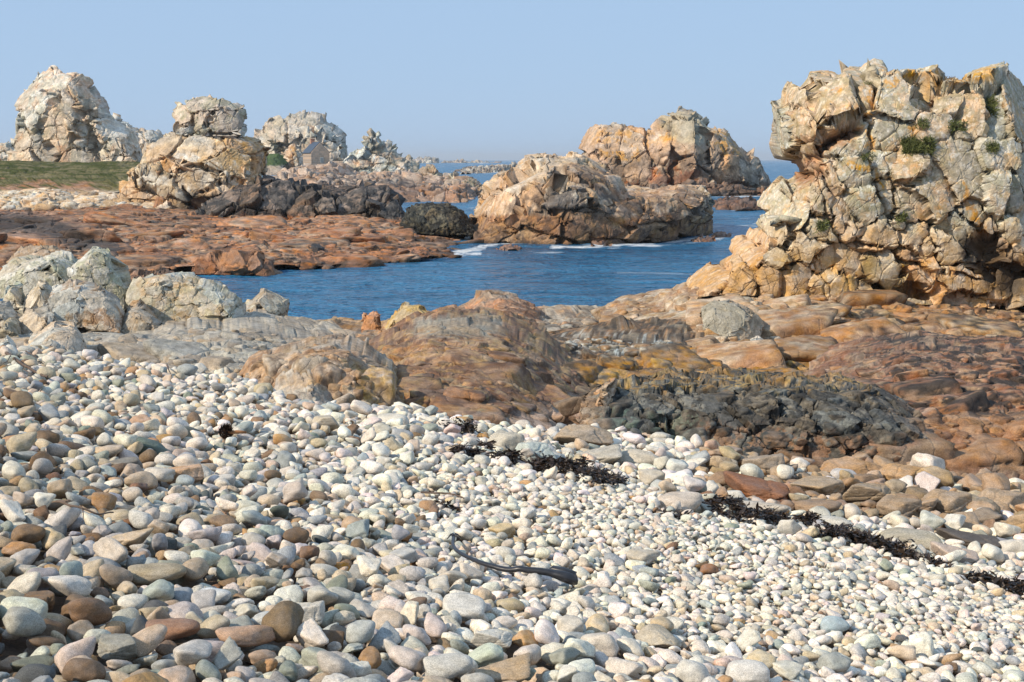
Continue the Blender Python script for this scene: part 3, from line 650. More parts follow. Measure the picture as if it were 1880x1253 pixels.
# ------------------------------------------------------------------ tan islet in the middle
def c_islet(c):
    col = mixc(C0(c, (.50, .34, .20)), (.56, .45, .33), ss(c.F(28, 1), .46, .6) * .8); col = mixc(col, OCH, ss(c.F(20, 2), .55, .65) * .5)
    col = mixc(col, (.105, .075, .06), c.zone([(1010, 310), (1050, 305), (1120, 315), (1120, 345), (1150, 350), (1230, 345), (1300, 352), (1310, 370), (1290, 425), (1240, 405), (1100, 400), (1000, 395), (930, 395), (930, 378), (1010, 350)], 9) * ss(c.F(22, 3), .3, .5) * .8)  # dark front: rock stain together with shade painted into the colour
    col = mixc(col, (.40, .22, .11), c.zone([(1110, 352), (1190, 350), (1290, 340), (1200, 362), (1160, 372)], 5) * .7)
    w = (c.F(40, 5) - .5) * 18
    low = ss(c.py + w, 392, 400)
    t = mixc(mixc(C0(c, (.34, .18, .085)), (.40, .22, .09), ss(c.F(30, 6), .4, .6)), (.13, .08, .055), ss(c.F(16, 7), .52, .64) * .8)
    col = mixc(col, [0, 0, 0], low * 0); m = low[:, None]; col = col * (1 - m) + t * m
    col = mixc(col, DARK, (1 - ss(c.zf, .1, .45)) * .5)
    return vary(c, col, .22)
mass('tan_islet', 'tan and brown layered rock islet with a blunt right end in the bay', 'rock islet',
     [(868, 446), (874, 418), (868, 402), (880, 385), (882, 362), (893, 342), (903, 320), (922, 312), (948, 311), (962, 292), (988, 286), (1002, 293), (1012, 298), (1034, 291), (1048, 286), (1060, 292), (1078, 300), (1108, 306), (1114, 322), (1122, 343), (1150, 352), (1185, 348), (1230, 343), (1262, 338), (1290, 344), (1306, 352), (1308, 364), (1298, 385), (1294, 405), (1288, 420), (1294, 430)],
     seaP([(868, 450), (930, 449), (1010, 452), (1080, 451), (1160, 448), (1240, 441), (1296, 434)]), 124, 108, 10, c_islet,
     [(74, .15, (1.5, 1, .6), 1.3), (32, .10, (1.3, 1, .7), 1), (13, .06, (1.1, 1, .9), .8)], q=.5, res=1.15, seed=51, rot=(0, 6, 0), amp=.7,
     extra=joints([([(940, 402), (1010, 392), (1110, 395)], 3, .8), ([(1120, 350), (1160, 358), (1210, 360)], 2.5, .7), ([(1205, 362), (1198, 400)], 2.5, .9), ([(1252, 345), (1262, 420)], 2.5, .7), ([(1070, 310), (1075, 350)], 4, 1.2), ([(905, 345), (900, 385)], 2, .5), ([(1090, 400), (1078, 425)], 4, .8)]))
for k, (x, y, w, h, lab) in enumerate([(1322, 429, 30, 8, 'small wave-washed brown rock off the right end of the islet'), (1292, 436, 44, 7, 'flat wet rock in the foam at the right foot of the islet'), (1100, 444, 40, 8, 'low wet rock in the foam below the middle of the islet'), (935, 452, 50, 8, 'low dark rock awash left of the islet foam')]):
    mass('awash_rock', lab, 'rock', [(x - w / 2, y + h), (x - w * .3, y + 1), (x, y), (x + w * .35, y + 2), (x + w / 2, y + h)], seaP([(x - w / 2, y + h + 1), (x + w / 2, y + h + 1)]), float(dsea(y + h)) + 1, 0, 2,
         lambda c: vary(c, C0(c, (.24, .12, .065)), .3), BL(14, .3), res=1, seed=55 + k, nb=6, kind='wet')
# ------------------------------------------------------------------ ground of the near shore
XH, YH = .8, .6
def beachz(x, y):
    n = XH * x + YH * y
    return HC - 1.62 - .158 * n + .05 * np.sin(n * 1.1 + .4 * np.sin(x * .5)) * ss(n, 3, 6)
def groundz(x, y):
    b = beachz(x, y); n = XH * x + YH * y
    far = np.interp(y, [0, 18, 26, 33, 45, 52, 62, 75], [3.0, 2.1, 1.35, .95, .4, -.4, -1.5, -3])
    w = ss(y, 17, 23)
    return b * (1 - w) + far * w
def build_ground():
    nu, nv = 420, 420
    a = np.linspace(-1700, 3500, nu); d = np.exp(np.linspace(math.log(1.2), math.log(75), nv))
    X = ((a - 940) / FPX / cP)[:, None] * d[None]; Y = np.tile(d, (nu, 1)); P = np.stack([X, Y, 0 * X], -1).reshape(-1, 3)
    P[:, 2] = groundz(P[:, 0], P[:, 1]) - .075
    m = ss(P[:, 1], 18, 22)
    P[:, 2] += (fbm(P * [.5, .3, 0], 3, 4) - .5) * .5 * m
    col = mixc(np.tile(np.array([.16, .12, .09]), (len(P), 1)), (.22, .15, .09), m)
    o = link('shore_ground', mesh_np('shore_ground', P, gridq(nu, nv), col), rockm(20)); tag(o, kind='structure', label='stony ground under the cobbles and bedrock', cat='ground')
build_ground()
# px -> point of the beach
def beach_pt(px, py):
    a, b = ray(px, py); lo = np.full(np.shape(a), 1.); hi = np.full(np.shape(a), 60.)
    for _ in range(40):
        m = (lo + hi) / 2; below = HC + b * m < beachz(a * m, m) + .055; hi = np.where(below, m, hi); lo = np.where(below, lo, m)
    return a * hi, hi

# ------------------------------------------------------------------ near bedrock, far to near
FLAT = [(60, .12, (1.5, 1.8, .8), .3), (24, .10, (1.3, 1.5, .8), .3)]
RB = [(60, .3, (1.4, 1.6, .7), .7), (24, .3, (1.3, 1.5, .8), .7), (9, .22, (1.1, 1.2, .9), .5)]
def c_mid(c):
    col = mixc(C0(c, (.36, .30, .235)), (.46, .40, .32), ss(c.F(30, 1), .45, .6)); col = mixc(col, (.42, .24, .11), ss(c.F(42, 2), .52, .64) * .7)
    col = mixc(col, (.50, .25, .12), c.zone([(790, 565), (890, 550), (1000, 540), (985, 590), (900, 600), (800, 590)], 10) * .85)
    col = mixc(col, (.50, .27, .09), c.zone([(500, 575), (720, 570), (720, 612), (500, 600)], 7) * .7)
    col = mixc(col, (.10, .085, .075), ss(c.F(20, 3), .58, .68) * .7)
    return vary(c, col, .25)
mass('grey_shelf', 'grey and orange bedrock shelf bordering the water in the middle', 'bedrock',
     [(440, 618), (520, 612), (560, 609), (600, 610), (650, 618), (700, 612), (760, 602), (800, 598), (868, 580), (885, 566), (905, 555), (935, 551), (962, 555), (985, 572), (1005, 596), (1030, 584), (1060, 581), (1085, 584), (1128, 588), (1150, 585)],
     [(430, 640), (600, 650), (800, 668), (1000, 690), (1150, 690)], 47, 31, 5, c_mid, FLAT, q=.9, res=2, seed=61, yf=1.2, tint=(0.84, 0.8, 0.74), taper=False, amp=.5, rough=(20, .08), dens=.33, sc=[(153, 45, 150, (1, 1.2, .44), 0.15, 'block'), (494, 14, 45, (1, 1.1, .55), 0.15, 'block')], brot=(4, 4, 0))
def c_r6(c):
    col = mixc(C0(c, (.50, .33, .17)), (.56, .46, .34), ss(c.F(40, 1), .45, .58) * (1 - ss(c.px, 1450, 1650) * .6))
    col = mixc(col, (.50, .25, .07), ss(c.F(34, 2), .48, .6) * (.45 + .45 * ss(c.px, 1350, 1600)))
    col = mixc(col, DARK, ss(c.F(16, 3), .44, .54) * ss(c.F(70, 4), .42, .52) * ss(c.px, 1440, 1600) * .9)
    col = mixc(col, (.30, .17, .10), ss(c.F(20, 5), .53, .64) * .6)
    return vary(c, col, .22)
mass('orange_shelf', 'broad tan and orange bedrock shelf at the foot of the big right crag', 'bedrock',
     [(1100, 568), (1130, 557), (1200, 556), (1218, 545), (1240, 532), (1275, 524), (1330, 522), (1400, 524), (1500, 522), (1590, 528), (1700, 538), (1800, 545), (1900, 552), (2150, 560)],
     [(1085, 640), (1200, 655), (1400, 680), (1600, 690), (1880, 695), (2150, 700)], 45, 29, 6, c_r6, FLAT, q=.85, res=2, seed=62, yf=1.2, tint=(0.84, 0.78, 0.7), taper=False, amp=.6, rough=(20, .08), dens=.33, sc=[(187, 50, 190, (1, 1.1, .46), 0.15, 'block'), (722, 14, 50, (1, 1.1, .6), 0.15, 'block')], brot=(4, -5, 0))
def c_r4(c):
    col = mixc(C0(c, (.34, .26, .17)), (.42, .25, .12), ss(c.F(34, 1), .45, .58)); col = mixc(col, (.09, .08, .07), ss(c.F(22, 2), .46, .55) * .85)
    col = mixc(col, (.62, .62, .56), ss(c.F(12, 3), .56, .62) * c.zone([(1030, 610), (1250, 620), (1150, 650), (1030, 645)], 10))
    col = mixc(col, (.55, .29, .04), ss(c.F(14, 4), .42, .54) * c.zone([(1060, 670), (1250, 640), (1400, 650), (1600, 640), (1650, 670), (1500, 712), (1200, 720), (1060, 700)], 10) * .85)
    return vary(c, col, .22)
mass('lichened_ledge', 'dark ledge spotted with orange and white lichen in the middle right', 'bedrock',
     [(960, 640), (985, 622), (1030, 624), (1100, 620), (1160, 630), (1230, 628), (1290, 636), (1330, 640), (1400, 640), (1500, 648), (1580, 652), (1700, 668)],
     [(950, 700), (1050, 735), (1300, 740), (1600, 740), (1700, 740)], 31, 23, 6, c_r4, FLAT, q=.7, res=2, seed=63, yf=1.2, tint=(0.8, 0.76, 0.7), amp=.6, rough=(20, .08), dens=.33, sc=[(136, 45, 150, (1, 1.1, .46), 0.15, 'block'), (494, 14, 45, (1, 1.1, .6), 0.15, 'block')], brot=(4, 6, 0))
def c_r5(c):
    col = mixc(C0(c, (.36, .175, .095)), (.46, .28, .16), ss(c.F(38, 1), .45, .6)); col = mixc(col, (.44, .21, .08), c.zone([(1700, 750), (2100, 750), (2100, 870), (1720, 850)], 16) * .7)
    col = mixc(col, (.055, .05, .048), ss(c.F(26, 3), .46, .54) * ss(c.px, 1520, 1640) * (1 - ss(c.py, 750, 790)) * .9); return vary(c, col, .22)
mass('red_brown_bedrock', 'reddish brown cracked bedrock filling the right edge behind the boulders', 'bedrock',
     [(1480, 690), (1540, 668), (1600, 655), (1660, 640), (1720, 642), (1800, 648), (1880, 655), (2000, 660), (2150, 665)],
     [(1540, 830), (1640, 840), (1720, 855), (1800, 862), (1900, 870), (2150, 880)], 24, 17.6, 5, c_r5, FLAT, q=.9, res=2, seed=64, nb=50, yf=1.2, tint=(0.74, 0.72, 0.68), amp=.8, rough=(20, .08), taper=False, dens=.33, sc=[(102, 60, 170, (1, 1.1, .5), 0.3, 'block'), (570, 14, 55, (1, 1.1, .55), 0.25, 'block')], brot=(0, -8, 0))
def c_slab(c):
    col = mixc(C0(c, (.42, .37, .30)), (.34, .30, .25), ss(c.F(30, 1), .45, .6)); col = mixc(col, (.52, .44, .33), ss(c.F(50, 2), .5, .6) * .7)
    col = mixc(col, (.44, .30, .13), ss(c.py, 680, 700) * ss(c.F(20, 3), .45, .55)); return vary(c, col, .2)
mass('grey_slab', 'long low grey bedrock slab below the big left boulders', 'bedrock',
     [(-120, 618), (0, 612), (120, 610), (240, 612), (360, 606), (450, 606), (530, 622), (600, 632), (660, 640)], [(-120, 690), (100, 676), (300, 692), (420, 706), (520, 708), (660, 700)], 25, 20.5, 5, c_slab,
     FLAT, q=.6, res=2, seed=65, yf=1.2, tint=(0.9, 0.86, 0.8), amp=.5, rough=(20, .08), taper=False, dens=.33, sc=[(78, 50, 130, (1, 1.1, .5), 0.3, 'block'), (494, 14, 45, (1, 1.1, .6), 0.25, 'block')], brot=(0, 3, 0))
def c_dome(c):
    col = mixc(C0(c, (.36, .205, .11)), (.46, .28, .15), ss(c.F(40, 1), .45, .6)); col = mixc(col, (.185, .105, .07), ss(c.F(48, 2) + ss(c.py, 640, 700) * .08, .48, .58) * .85)
    col = mixc(col, (.48, .30, .12), ss(c.F(30, 3), .54, .62) * .7)
    col = mixc(col, (.36, .34, .28), c.zone([(760, 585), (900, 580), (940, 610), (860, 620), (760, 615)], 8) * .8)
    col = mixc(col, (.55, .40, .31), ss(c.py + (c.F(30, 5) - .5) * 60 + (c.px - 900) * .1, 742, 775) * .8)
    return vary(c, col, .18)
mass('brown_bedrock_dome', 'rounded brown and orange bedrock dome in the centre above the cobbles', 'bedrock',
     [(600, 690), (640, 664), (680, 642), (722, 628), (760, 612), (800, 600), (850, 600), (890, 605), (930, 615), (960, 630), (985, 640), (1020, 664), (1060, 690), (1085, 716), (1105, 760), (1150, 792)],
     [(640, 790), (740, 795), (820, 800), (900, 800), (1000, 800), (1080, 802), (1150, 806)], 25, 17.6, 6, c_dome, FLAT, q=.85, res=2, seed=66, yf=1.2, tint=(0.82, 0.78, 0.72), amp=1, rough=(20, .1), dens=.33, sc=[(110, 70, 200, (1, 1.1, .42), .42, 'block'), (330, 16, 60, (1, 1.1, .5), .4, 'block')], brot=(6, 8, 0))
def c_r1(c):
    col = mixc(C0(c, (.085, .080, .070)), (.16, .145, .115), ss(c.F(34, 1), .46, .6)); col = mixc(col, (.035, .035, .033), ss(c.F(22, 2), .54, .62) * .7)
    col = mixc(col, (.26, .14, .07), c.zone([(1290, 780), (1500, 800), (1720, 830), (1600, 860), (1290, 850)], 14) * ss(c.F(16, 4), .4, .5) * .8)
    col = mixc(col, (.34, .20, .05), (1 - ss(c.py + (c.F(20, 14) - .5) * 30, 708, 724)) * ss(c.F(12, 15), .45, .55) * .75)
    col = mixc(col, (.30, .19, .11), ss(c.px + (c.F(40, 16) - .5) * 120, 1630, 1710) * .8)
    col = mixc(col, (.33, .22, .13), (1 - ss(c.px + (c.F(40, 17) - .5) * 60, 1090, 1120)) * .8)
    col = mixc(col, (.14, .20, .15), c.zone([(1100, 750), (1290, 760), (1260, 800), (1100, 800)], 12) * ss(c.F(16, 5), .5, .6) * .5)
    return vary(c, col, .28)
mass('slate_ledge', 'long dark slate grey ledge with blocky joints behind the cobbles at right', 'bedrock',
     [(1062, 742), (1070, 722), (1090, 714), (1150, 711), (1240, 710), (1330, 708), (1400, 707), (1470, 709), (1540, 711), (1600, 718), (1650, 735), (1690, 762), (1712, 792), (1728, 815)],
     [(1062, 790), (1110, 800), (1200, 815), (1300, 835), (1400, 850), (1520, 856), (1640, 852), (1728, 846)], 18.6, 17.4, 3, c_r1, [(62, .22, (1.2, 1, .8), 1.1), (28, .12, (1.2, 1, .8), .9), (12, .06, (1, 1, .9), .7)], q=.85, res=1.15, hs=.7, rough=(12, .05), seed=67, yf=.9, nb=60, amp=.9, rot=(0, -12, 20), dens=.36, sc=[(50, 26, 80, (1.1, 1, .6), .5, 'block'), (90, 12, 26, (1.1, 1, .7), .45, 'block')], brot=(0, -8, 10))
def c_tan(c):
    col = mixc(C0(c, (.44, .29, .165)), (.50, .38, .27), ss(c.F(26, 1), .45, .6)); col = mixc(col, (.54, .32, .08), c.zone([(640, 668), (735, 680), (735, 740), (660, 745)], 12) * ss(c.F(16, 2), .35, .5) * .85)
    col = mixc(col, (.17, .11, .075), ss(c.F(18, 3), .56, .66) * .6); return vary(c, col, .2)
BT = [(58, .3, (.7, 1, 1.4), 1.4), (28, .22, (.8, 1, 1.2), 1), (12, .14, (1, 1, 1), .8)]
mass('jagged_outcrop', 'tan jagged outcrop with upright joints rising from the left edge of the white cobbles', 'rock outcrop',
     [(436, 722), (440, 690), (470, 666), (510, 655), (545, 650), (560, 638), (600, 634), (640, 640), (672, 652), (700, 668), (724, 680), (732, 700), (738, 740), (742, 765)],
     [(430, 728, 20.2), (500, 755, 18.6), (560, 772, 17.8), (650, 785, 17.6), (700, 788, 17.6), (745, 784, 18)], 19.6, 18.4, 2.5, c_tan, FLAT, q=.55, res=1.6, seed=68, yf=1.2, tint=(0.86, 0.82, 0.76), amp=.9, rot=(0, 14, 0), dens=.34, sc=[(26, 50, 110, (.75, .8, 1.15), .45, 'block'), (90, 18, 50, (.8, .9, 1), .4, 'block')], brot=(0, 12, 0))
mass('grey_hump', 'smooth grey-tan hump at the front foot of the jagged tan outcrop', 'rock outcrop',
     [(480, 752), (500, 725), (530, 702), (556, 690), (590, 696), (615, 716), (640, 742), (655, 775)], [(478, 762), (560, 780), (656, 790)], 17.9, 17.0, 1.2,
     lambda c: vary(c, mixc(mixc(C0(c, (.42, .36, .28)), (.46, .28, .12), c.zone([(510, 690), (600, 690), (600, 712), (520, 712)], 10) * .8), (.30, .22, .16), ss(c.F(20, 1), .5, .6) * .5), .12), [(90, .22, (1, 1, 1), .5), (30, .2, (1, 1, 1.2), .6), (10, .12, (1, 1, 1), .4)], q=.8, res=1.25, seed=69)
mass('tan_corner_block', 'small stack of tan blocks at the left end of the dark slate ledge', 'rock outcrop',
     [(1072, 800), (1076, 768), (1090, 745), (1104, 718), (1106, 703), (1128, 700), (1134, 710), (1132, 748), (1122, 762), (1112, 800)], [(1072, 808), (1112, 808)], 18.2, 17.7, .6,
     lambda c: vary(c, mixc(C0(c, (.50, .33, .19)), (.42, .24, .12), ss(c.F(16, 1), .45, .6)), .15), [(36, .3, (1, 1, 1), 1), (12, .2, (1, 1, 1), .5)], q=.45, res=1.1, seed=70, amp=.5)

# ------------------------------------------------------------------ the big crag at right: joint blocks placed one by one
SEEDS = """570 350 45 130 -8 .5|640 220 75 55 15 .7|700 350 55 85 0 .6|830 260 100 110 10 1|750 165 100 40 -10 .5|885 125 45 30 0 .2|945 205 45 75 15 .3|1085 240 110 95 10 .8|1000 110 55 28 0 0|1230 112 105 36 0 -.6|1410 130 65 38 0 -.6|1550 110 85 65 20 .2|1610 290 55 150 0 .3|1500 310 60 90 0 -.1|1345 225 85 55 0 -.4|1210 220 55 45 0 -.5|1300 385 82 68 0 .4|1430 405 55 32 0 .2|960 300 36 22 0 .1|850 435 150 62 -15 .1|1070 405 115 68 10 .3|1060 545 85 62 20 -.2|890 590 100 75 15 .4|960 720 70 110 -25 .35|800 620 48 110 -15 .2|1190 570 110 90 40 .7|1290 690 120 120 50 .4|1190 760 80 70 20 0|1420 590 95 220 -25 .35|1490 800 60 110 -30 .2|1060 700 36 100 -5 -.3|1640 510 115 80 10 .7|1610 680 68 120 10 .6|1700 700 50 110 0 -.2|1690 860 55 65 0 .3|1640 950 50 40 0 .1|690 710 60 110 -12 -.1|755 690 40 120 -25 -.4|850 780 50 90 -20 -.4|910 880 58 46 0 .45|1030 915 88 62 5 .5|1190 925 70 88 10 .2|1270 960 40 70 -15 .3|1360 960 70 90 -20 .45|1440 880 105 70 30 0|1080 1055 135 56 8 .7|1210 1085 110 46 10 .5|1270 1060 70 48 0 .3|1460 1095 140 34 6 .3|1450 1140 120 26 6 .2|1660 1110 60 60 0 -.4|870 1060 80 60 20 -.1|760 1050 60 60 0 -.2|800 1130 110 38 5 .4|640 960 90 80 -30 .2|540 900 60 90 -35 .2|540 1010 70 70 -30 .2|430 900 60 62 -30 .1|350 1000 60 55 -30 .1|200 1095 70 48 0 .1|340 1105 75 50 0 .2|470 1105 80 50 0 .1|600 1090 60 60 0 .1|500 740 60 70 -30 .1|610 800 70 80 -30 0|430 850 45 45 0 .2|545 660 45 25 0 .3|700 880 60 70 -20 .1|260 1020 60 40 -20 0|1550 1000 90 110 0 -1.1|1700 1010 45 60 0 .3|1500 930 60 70 0 -.5|1800 300 90 160 0 0|1820 560 90 130 0 .2|1830 850 90 120 0 .1|1850 1080 90 90 0 .1|620 560 40 40 0 -.9|660 500 70 40 -40 -1.3|1120 860 50 35 0 .1|1150 1000 60 40 0 0|990 980 80 26 8 .2|1560 870 50 60 -30 .1"""
SD = np.array([[float(t) for t in r.split()] for r in SEEDS.split('|')])
def crag_extra(c):
    wu = (c.px - 1240) * 2.723; wv = (c.py - 100) * 2.723; g = np.zeros(c.n)
    g -= 1.7 * zone(wu, wv, [(600, 560), (690, 480), (780, 412), (900, 372), (925, 382), (800, 436), (745, 470), (725, 560), (640, 640), (590, 630)], 30)
    g += .35 * zone(wu, wv, [(500, 240), (700, 130), (1000, 100), (1200, 200), (1150, 330), (930, 350), (760, 400), (560, 540)], 60)
    for pts, w, dp in [([(1030, 1150), (1150, 1180), (1310, 1185)], 16, 1.6), ([(1290, 1020), (1430, 1050)], 12, 1.2), ([(1700, 1060), (1740, 1180)], 24, .9), ([(1560, 960), (1600, 1080)], 40, .6)]:
        g -= dp * np.exp(-(segdist(wu, wv, pts) / w) ** 2)
    return g
def crag_cells(c):
    u = (c.px - 1240) * 2.723; v = (c.py - 100) * 2.723
    wu = u + (fbm(c.P / (24 * c.pm), 71, 4, .6) - .5) * 50; wv = v + (fbm(c.P / (24 * c.pm), 72, 4, .6) - .5) * 50
    d1 = np.full(c.n, 9e9); d2 = d1.copy(); id1 = np.zeros(c.n, np.int64)
    for k, (cx, cy, sx, sy, an, of) in enumerate(SD):
        a = math.radians(an); x = wu - cx; y = wv - cy
        X = (x * math.cos(a) + y * math.sin(a)) / sx; Y = (-x * math.sin(a) + y * math.cos(a)) / sy
        d = (np.abs(X) ** 3 + np.abs(Y) ** 3) ** (1 / 3)
        m = d < d1; d2 = np.where(m, d1, np.minimum(d2, d)); id1 = np.where(m, k, id1); d1 = np.where(m, d, d1)
    S = SD[id1]; e = (d2 - d1) * np.minimum(S[:, 2], S[:, 3]) / 2.723 * c.pm * .6
    back = (c.P[:, 1] > 47) * 1000
    return id1 * 104729 + 31 + back, e, S[:, 5] * .38
def c_crag(c):
    u = (c.px - 1240) * 2.723; v = (c.py - 100) * 2.723; u = u + (c.F(14, 51, 3) - .5) * 60; v = v + (c.F(14, 52, 3) - .5) * 60
    z = lambda pts, f=25: zone(u, v, pts, f)
    col = mixc(C0(c, (.60, .44, .27)), (.66, .54, .39), ss(c.F(34, 1), .44, .6))
    col = mixc(col, (.62, .41, .19), ss(c.F(26, 2), .5, .62) * .55)
    up = 1 - ss(v + (c.F(60, 3) - .5) * 200, 780, 900)
    col = mixc(col, (.47, .44, .34), up * ss(c.F(30, 4) + ss(u, 900, 1700) * .06, .42, .56) * .85)
    col = mixc(col, (.37, .35, .22), up * ss(c.F(16, 5), .5, .6) * .6)
    col = mixc(col, (.66, .64, .58), ss(c.F(7, 6), .6, .66) * up * .8)
    col = mixc(col, (.56, .33, .09), ss(v, 950, 1050) * ss(c.F(26, 7), .42, .54) * .75)
    col = mixc(col, (.40, .20, .09), z([(560, 560), (700, 470), (800, 390), (920, 370), (880, 440), (740, 480), (740, 600), (620, 660)], 18) * .8)
    col = mixc(col, (.42, .24, .10), z([(600, 420), (680, 400), (800, 360), (930, 350), (780, 420), (600, 560), (540, 520)], 14) * .6)
    col = mixc(col, (.055, .045, .038), z([(1440, 880), (1520, 930), (1600, 880), (1660, 980), (1740, 1050), (1745, 1240), (1620, 1200), (1480, 1060), (1400, 1010)], 28) * .85)  # shade of the deep lower right recess painted into the rock colour
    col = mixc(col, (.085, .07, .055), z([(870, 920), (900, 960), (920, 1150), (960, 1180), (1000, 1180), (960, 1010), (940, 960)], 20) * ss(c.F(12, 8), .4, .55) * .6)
    for pts in ([(1040, 125), (1130, 130), (1120, 165), (1050, 160)], [(780, 165), (830, 168), (820, 195), (785, 192)], [(930, 285), (995, 290), (985, 320), (925, 322)], [(1150, 85), (1220, 90), (1215, 140), (1140, 110)], [(1225, 85), (1330, 85), (1330, 140), (1220, 140)],
                [(1490, 75), (1600, 60), (1610, 110), (1560, 160), (1480, 120)], [(1360, 110), (1460, 100), (1460, 150), (1370, 150)], [(860, 530), (990, 535), (980, 580), (870, 565)], [(1425, 620), (1460, 690), (1550, 850), (1570, 885), (1530, 870), (1440, 740)],
                [(940, 380), (970, 390), (1000, 480), (980, 490), (950, 440)], [(970, 540), (1050, 650), (1040, 665), (990, 600)], [(1140, 1030), (1200, 1040), (1190, 1100), (1140, 1090)], [(1170, 350), (1200, 360), (1190, 430), (1170, 420)], [(955, 160), (975, 170), (985, 270), (965, 260)]):
        col = mixc(col, (.66, .33, .03), zone(u, v, pts, 9) * ss(c.F(7, 9), .26, .42) * .92)
    col = mixc(col, (.40, .28, .10), z([(950, 1000), (1010, 1030), (1010, 1110), (950, 1090)], 14) * .6)
    col = mixc(col, (.06, .05, .04), ss(u, 1640, 1800) * ss(v, 1000, 1100) * .7)  # same recess shade painted on into the bottom right corner
    return vary(c, col, .13)
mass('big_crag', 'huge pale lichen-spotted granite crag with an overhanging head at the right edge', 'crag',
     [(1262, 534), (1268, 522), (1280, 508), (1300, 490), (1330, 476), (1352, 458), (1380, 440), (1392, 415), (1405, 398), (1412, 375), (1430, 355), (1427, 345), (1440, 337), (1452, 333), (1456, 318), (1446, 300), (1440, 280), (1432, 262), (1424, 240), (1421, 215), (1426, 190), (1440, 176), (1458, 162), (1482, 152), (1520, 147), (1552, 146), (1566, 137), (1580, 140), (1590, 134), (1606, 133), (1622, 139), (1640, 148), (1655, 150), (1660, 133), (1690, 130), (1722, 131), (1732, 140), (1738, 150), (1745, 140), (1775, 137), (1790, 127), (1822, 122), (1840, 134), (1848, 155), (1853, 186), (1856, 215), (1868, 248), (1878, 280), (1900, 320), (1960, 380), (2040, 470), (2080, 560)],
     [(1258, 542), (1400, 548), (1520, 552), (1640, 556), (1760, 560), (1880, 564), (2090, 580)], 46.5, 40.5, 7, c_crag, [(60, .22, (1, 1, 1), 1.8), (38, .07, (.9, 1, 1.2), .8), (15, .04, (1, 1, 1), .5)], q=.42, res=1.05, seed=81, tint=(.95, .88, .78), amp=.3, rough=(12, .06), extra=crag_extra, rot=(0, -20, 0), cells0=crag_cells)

# ------------------------------------------------------------------ big loose boulders on the near shelf
def boulder(label, top, base, d, back, col, col2=None, lich=.5, seed=1, dd=.8, q=.5, name='boulder', mossy=0):
    def cf(c):
        k = mixc(C0(c, col), col2 or tuple(v * .75 for v in col), ss(c.F(40, 1), .45, .6)); k = mixc(k, (.60, .56, .47), ss(c.F(10, 2), .52, .62) * lich)
        if mossy: k = mixc(k, (.36, .35, .20), ss(c.F(18, 3), .5, .62) * mossy)
        k = mixc(k, tuple(v * .62 for v in (.50, .34, .2)), ss(c.v01, .0, 1) * .0) if False else k
        return vary(c, k, .10)
    return mass(name, label, 'boulder', top, base, d + dd * .5, d - dd * .5, back, cf, [(80, .10, (1, 1, .9), .6), (36, .08, (1, 1, 1), .7), (14, .04, (1, 1, 1), .5)], q=q, res=1.0, hs=.5, yf=1.2, seed=seed, amp=.6, rough=(9, .10), nb=40)
LG = (.52, .47, .37); LG2 = (.44, .38, .27)
boulder('tan flat topped rock behind the grey boulders at the left edge', [(8, 508), (22, 480), (36, 463), (62, 458), (100, 461), (130, 463), (134, 482)], [(8, 512), (134, 505)], 33, 2.5, (.42, .29, .17), None, .3, 201)
mass('red_ridge', 'low rust brown ridge at the water behind the two big left boulders', 'bedrock', [(210, 520), (228, 505), (250, 501), (290, 503), (330, 511), (370, 516), (392, 522), (402, 540)], [(205, 560), (402, 560)], 44, 41, 3, lambda c: vary(c, mixc(C0(c, (.30, .16, .09)), DARK, ss(c.F(18, 1), .5, .62) * .8), .25), [(40, .2, (1, 1, 1), 1), (16, .15, (1, 1, 1), .8)], res=1.2, seed=202)
boulder('long grey lichened slab boulder at far left, leaning on the pointed one', [(-30, 520), (0, 505), (14, 500), (40, 484), (62, 478), (90, 474), (118, 472), (132, 478), (141, 492), (143, 520)], [(-30, 548), (60, 550), (143, 548)], 29, 2.0, LG, LG2, .6, 203, mossy=.5)
boulder('tall pointed grey lichened boulder at left', [(136, 505), (139, 480), (160, 466), (188, 455), (203, 461), (212, 480), (220, 498), (236, 520), (241, 548), (236, 565)], [(134, 572), (180, 574), (238, 570)], 28, 2.0, LG, (.38, .36, .26), .6, 204, mossy=.6)
boulder('big pale lichened boulder with a tan underside beside the water at left', [(238, 558), (250, 542), (260, 521), (280, 508), (298, 502), (312, 508), (330, 512), (348, 514), (375, 526), (402, 538), (428, 550), (446, 566), (450, 580), (442, 594)], [(238, 566), (270, 580), (300, 596), (318, 612), (352, 616), (398, 610), (440, 598)], 27, 2.2, (.47, .42, .31), (.46, .34, .20), .6, 205, dd=.5, q=.62, mossy=.35)
boulder('blocky grey boulder with a brown broken front above the dark gap at left', [(98, 545), (104, 528), (125, 520), (150, 527), (168, 532), (188, 535), (197, 550), (216, 554), (226, 570), (229, 598)], [(100, 585), (118, 596), (165, 606), (229, 610)], 25.6, 1.4, (.44, .41, .34), (.36, .24, .14), .5, 206, q=.4)
boulder('small grey boulder wedged under the long slab at left', [(50, 568), (52, 545), (66, 528), (84, 520), (97, 535), (102, 566)], [(50, 574), (102, 576)], 26.6, 1.2, LG, LG2, .5, 207)
boulder('small rounded grey boulder near the left edge below the long slab', [(10, 562), (12, 535), (28, 522), (42, 528), (47, 560)], [(10, 566), (47, 568)], 26.8, 1.2, LG, (.36, .36, .28), .5, 208, mossy=.5)
boulder('low tan-grey boulder in front of the wedged one at left', [(40, 608), (46, 588), (70, 578), (100, 570), (110, 584), (118, 612)], [(40, 616), (118, 618)], 24.8, 1.2, (.44, .38, .29), None, .4, 209)
boulder('rounded grey boulder cut by the left edge', [(-40, 600), (-30, 570), (0, 556), (22, 566), (32, 580), (34, 596)], [(-40, 610), (34, 604)], 25, 1.4, (.46, .42, .34), None, .4, 210)
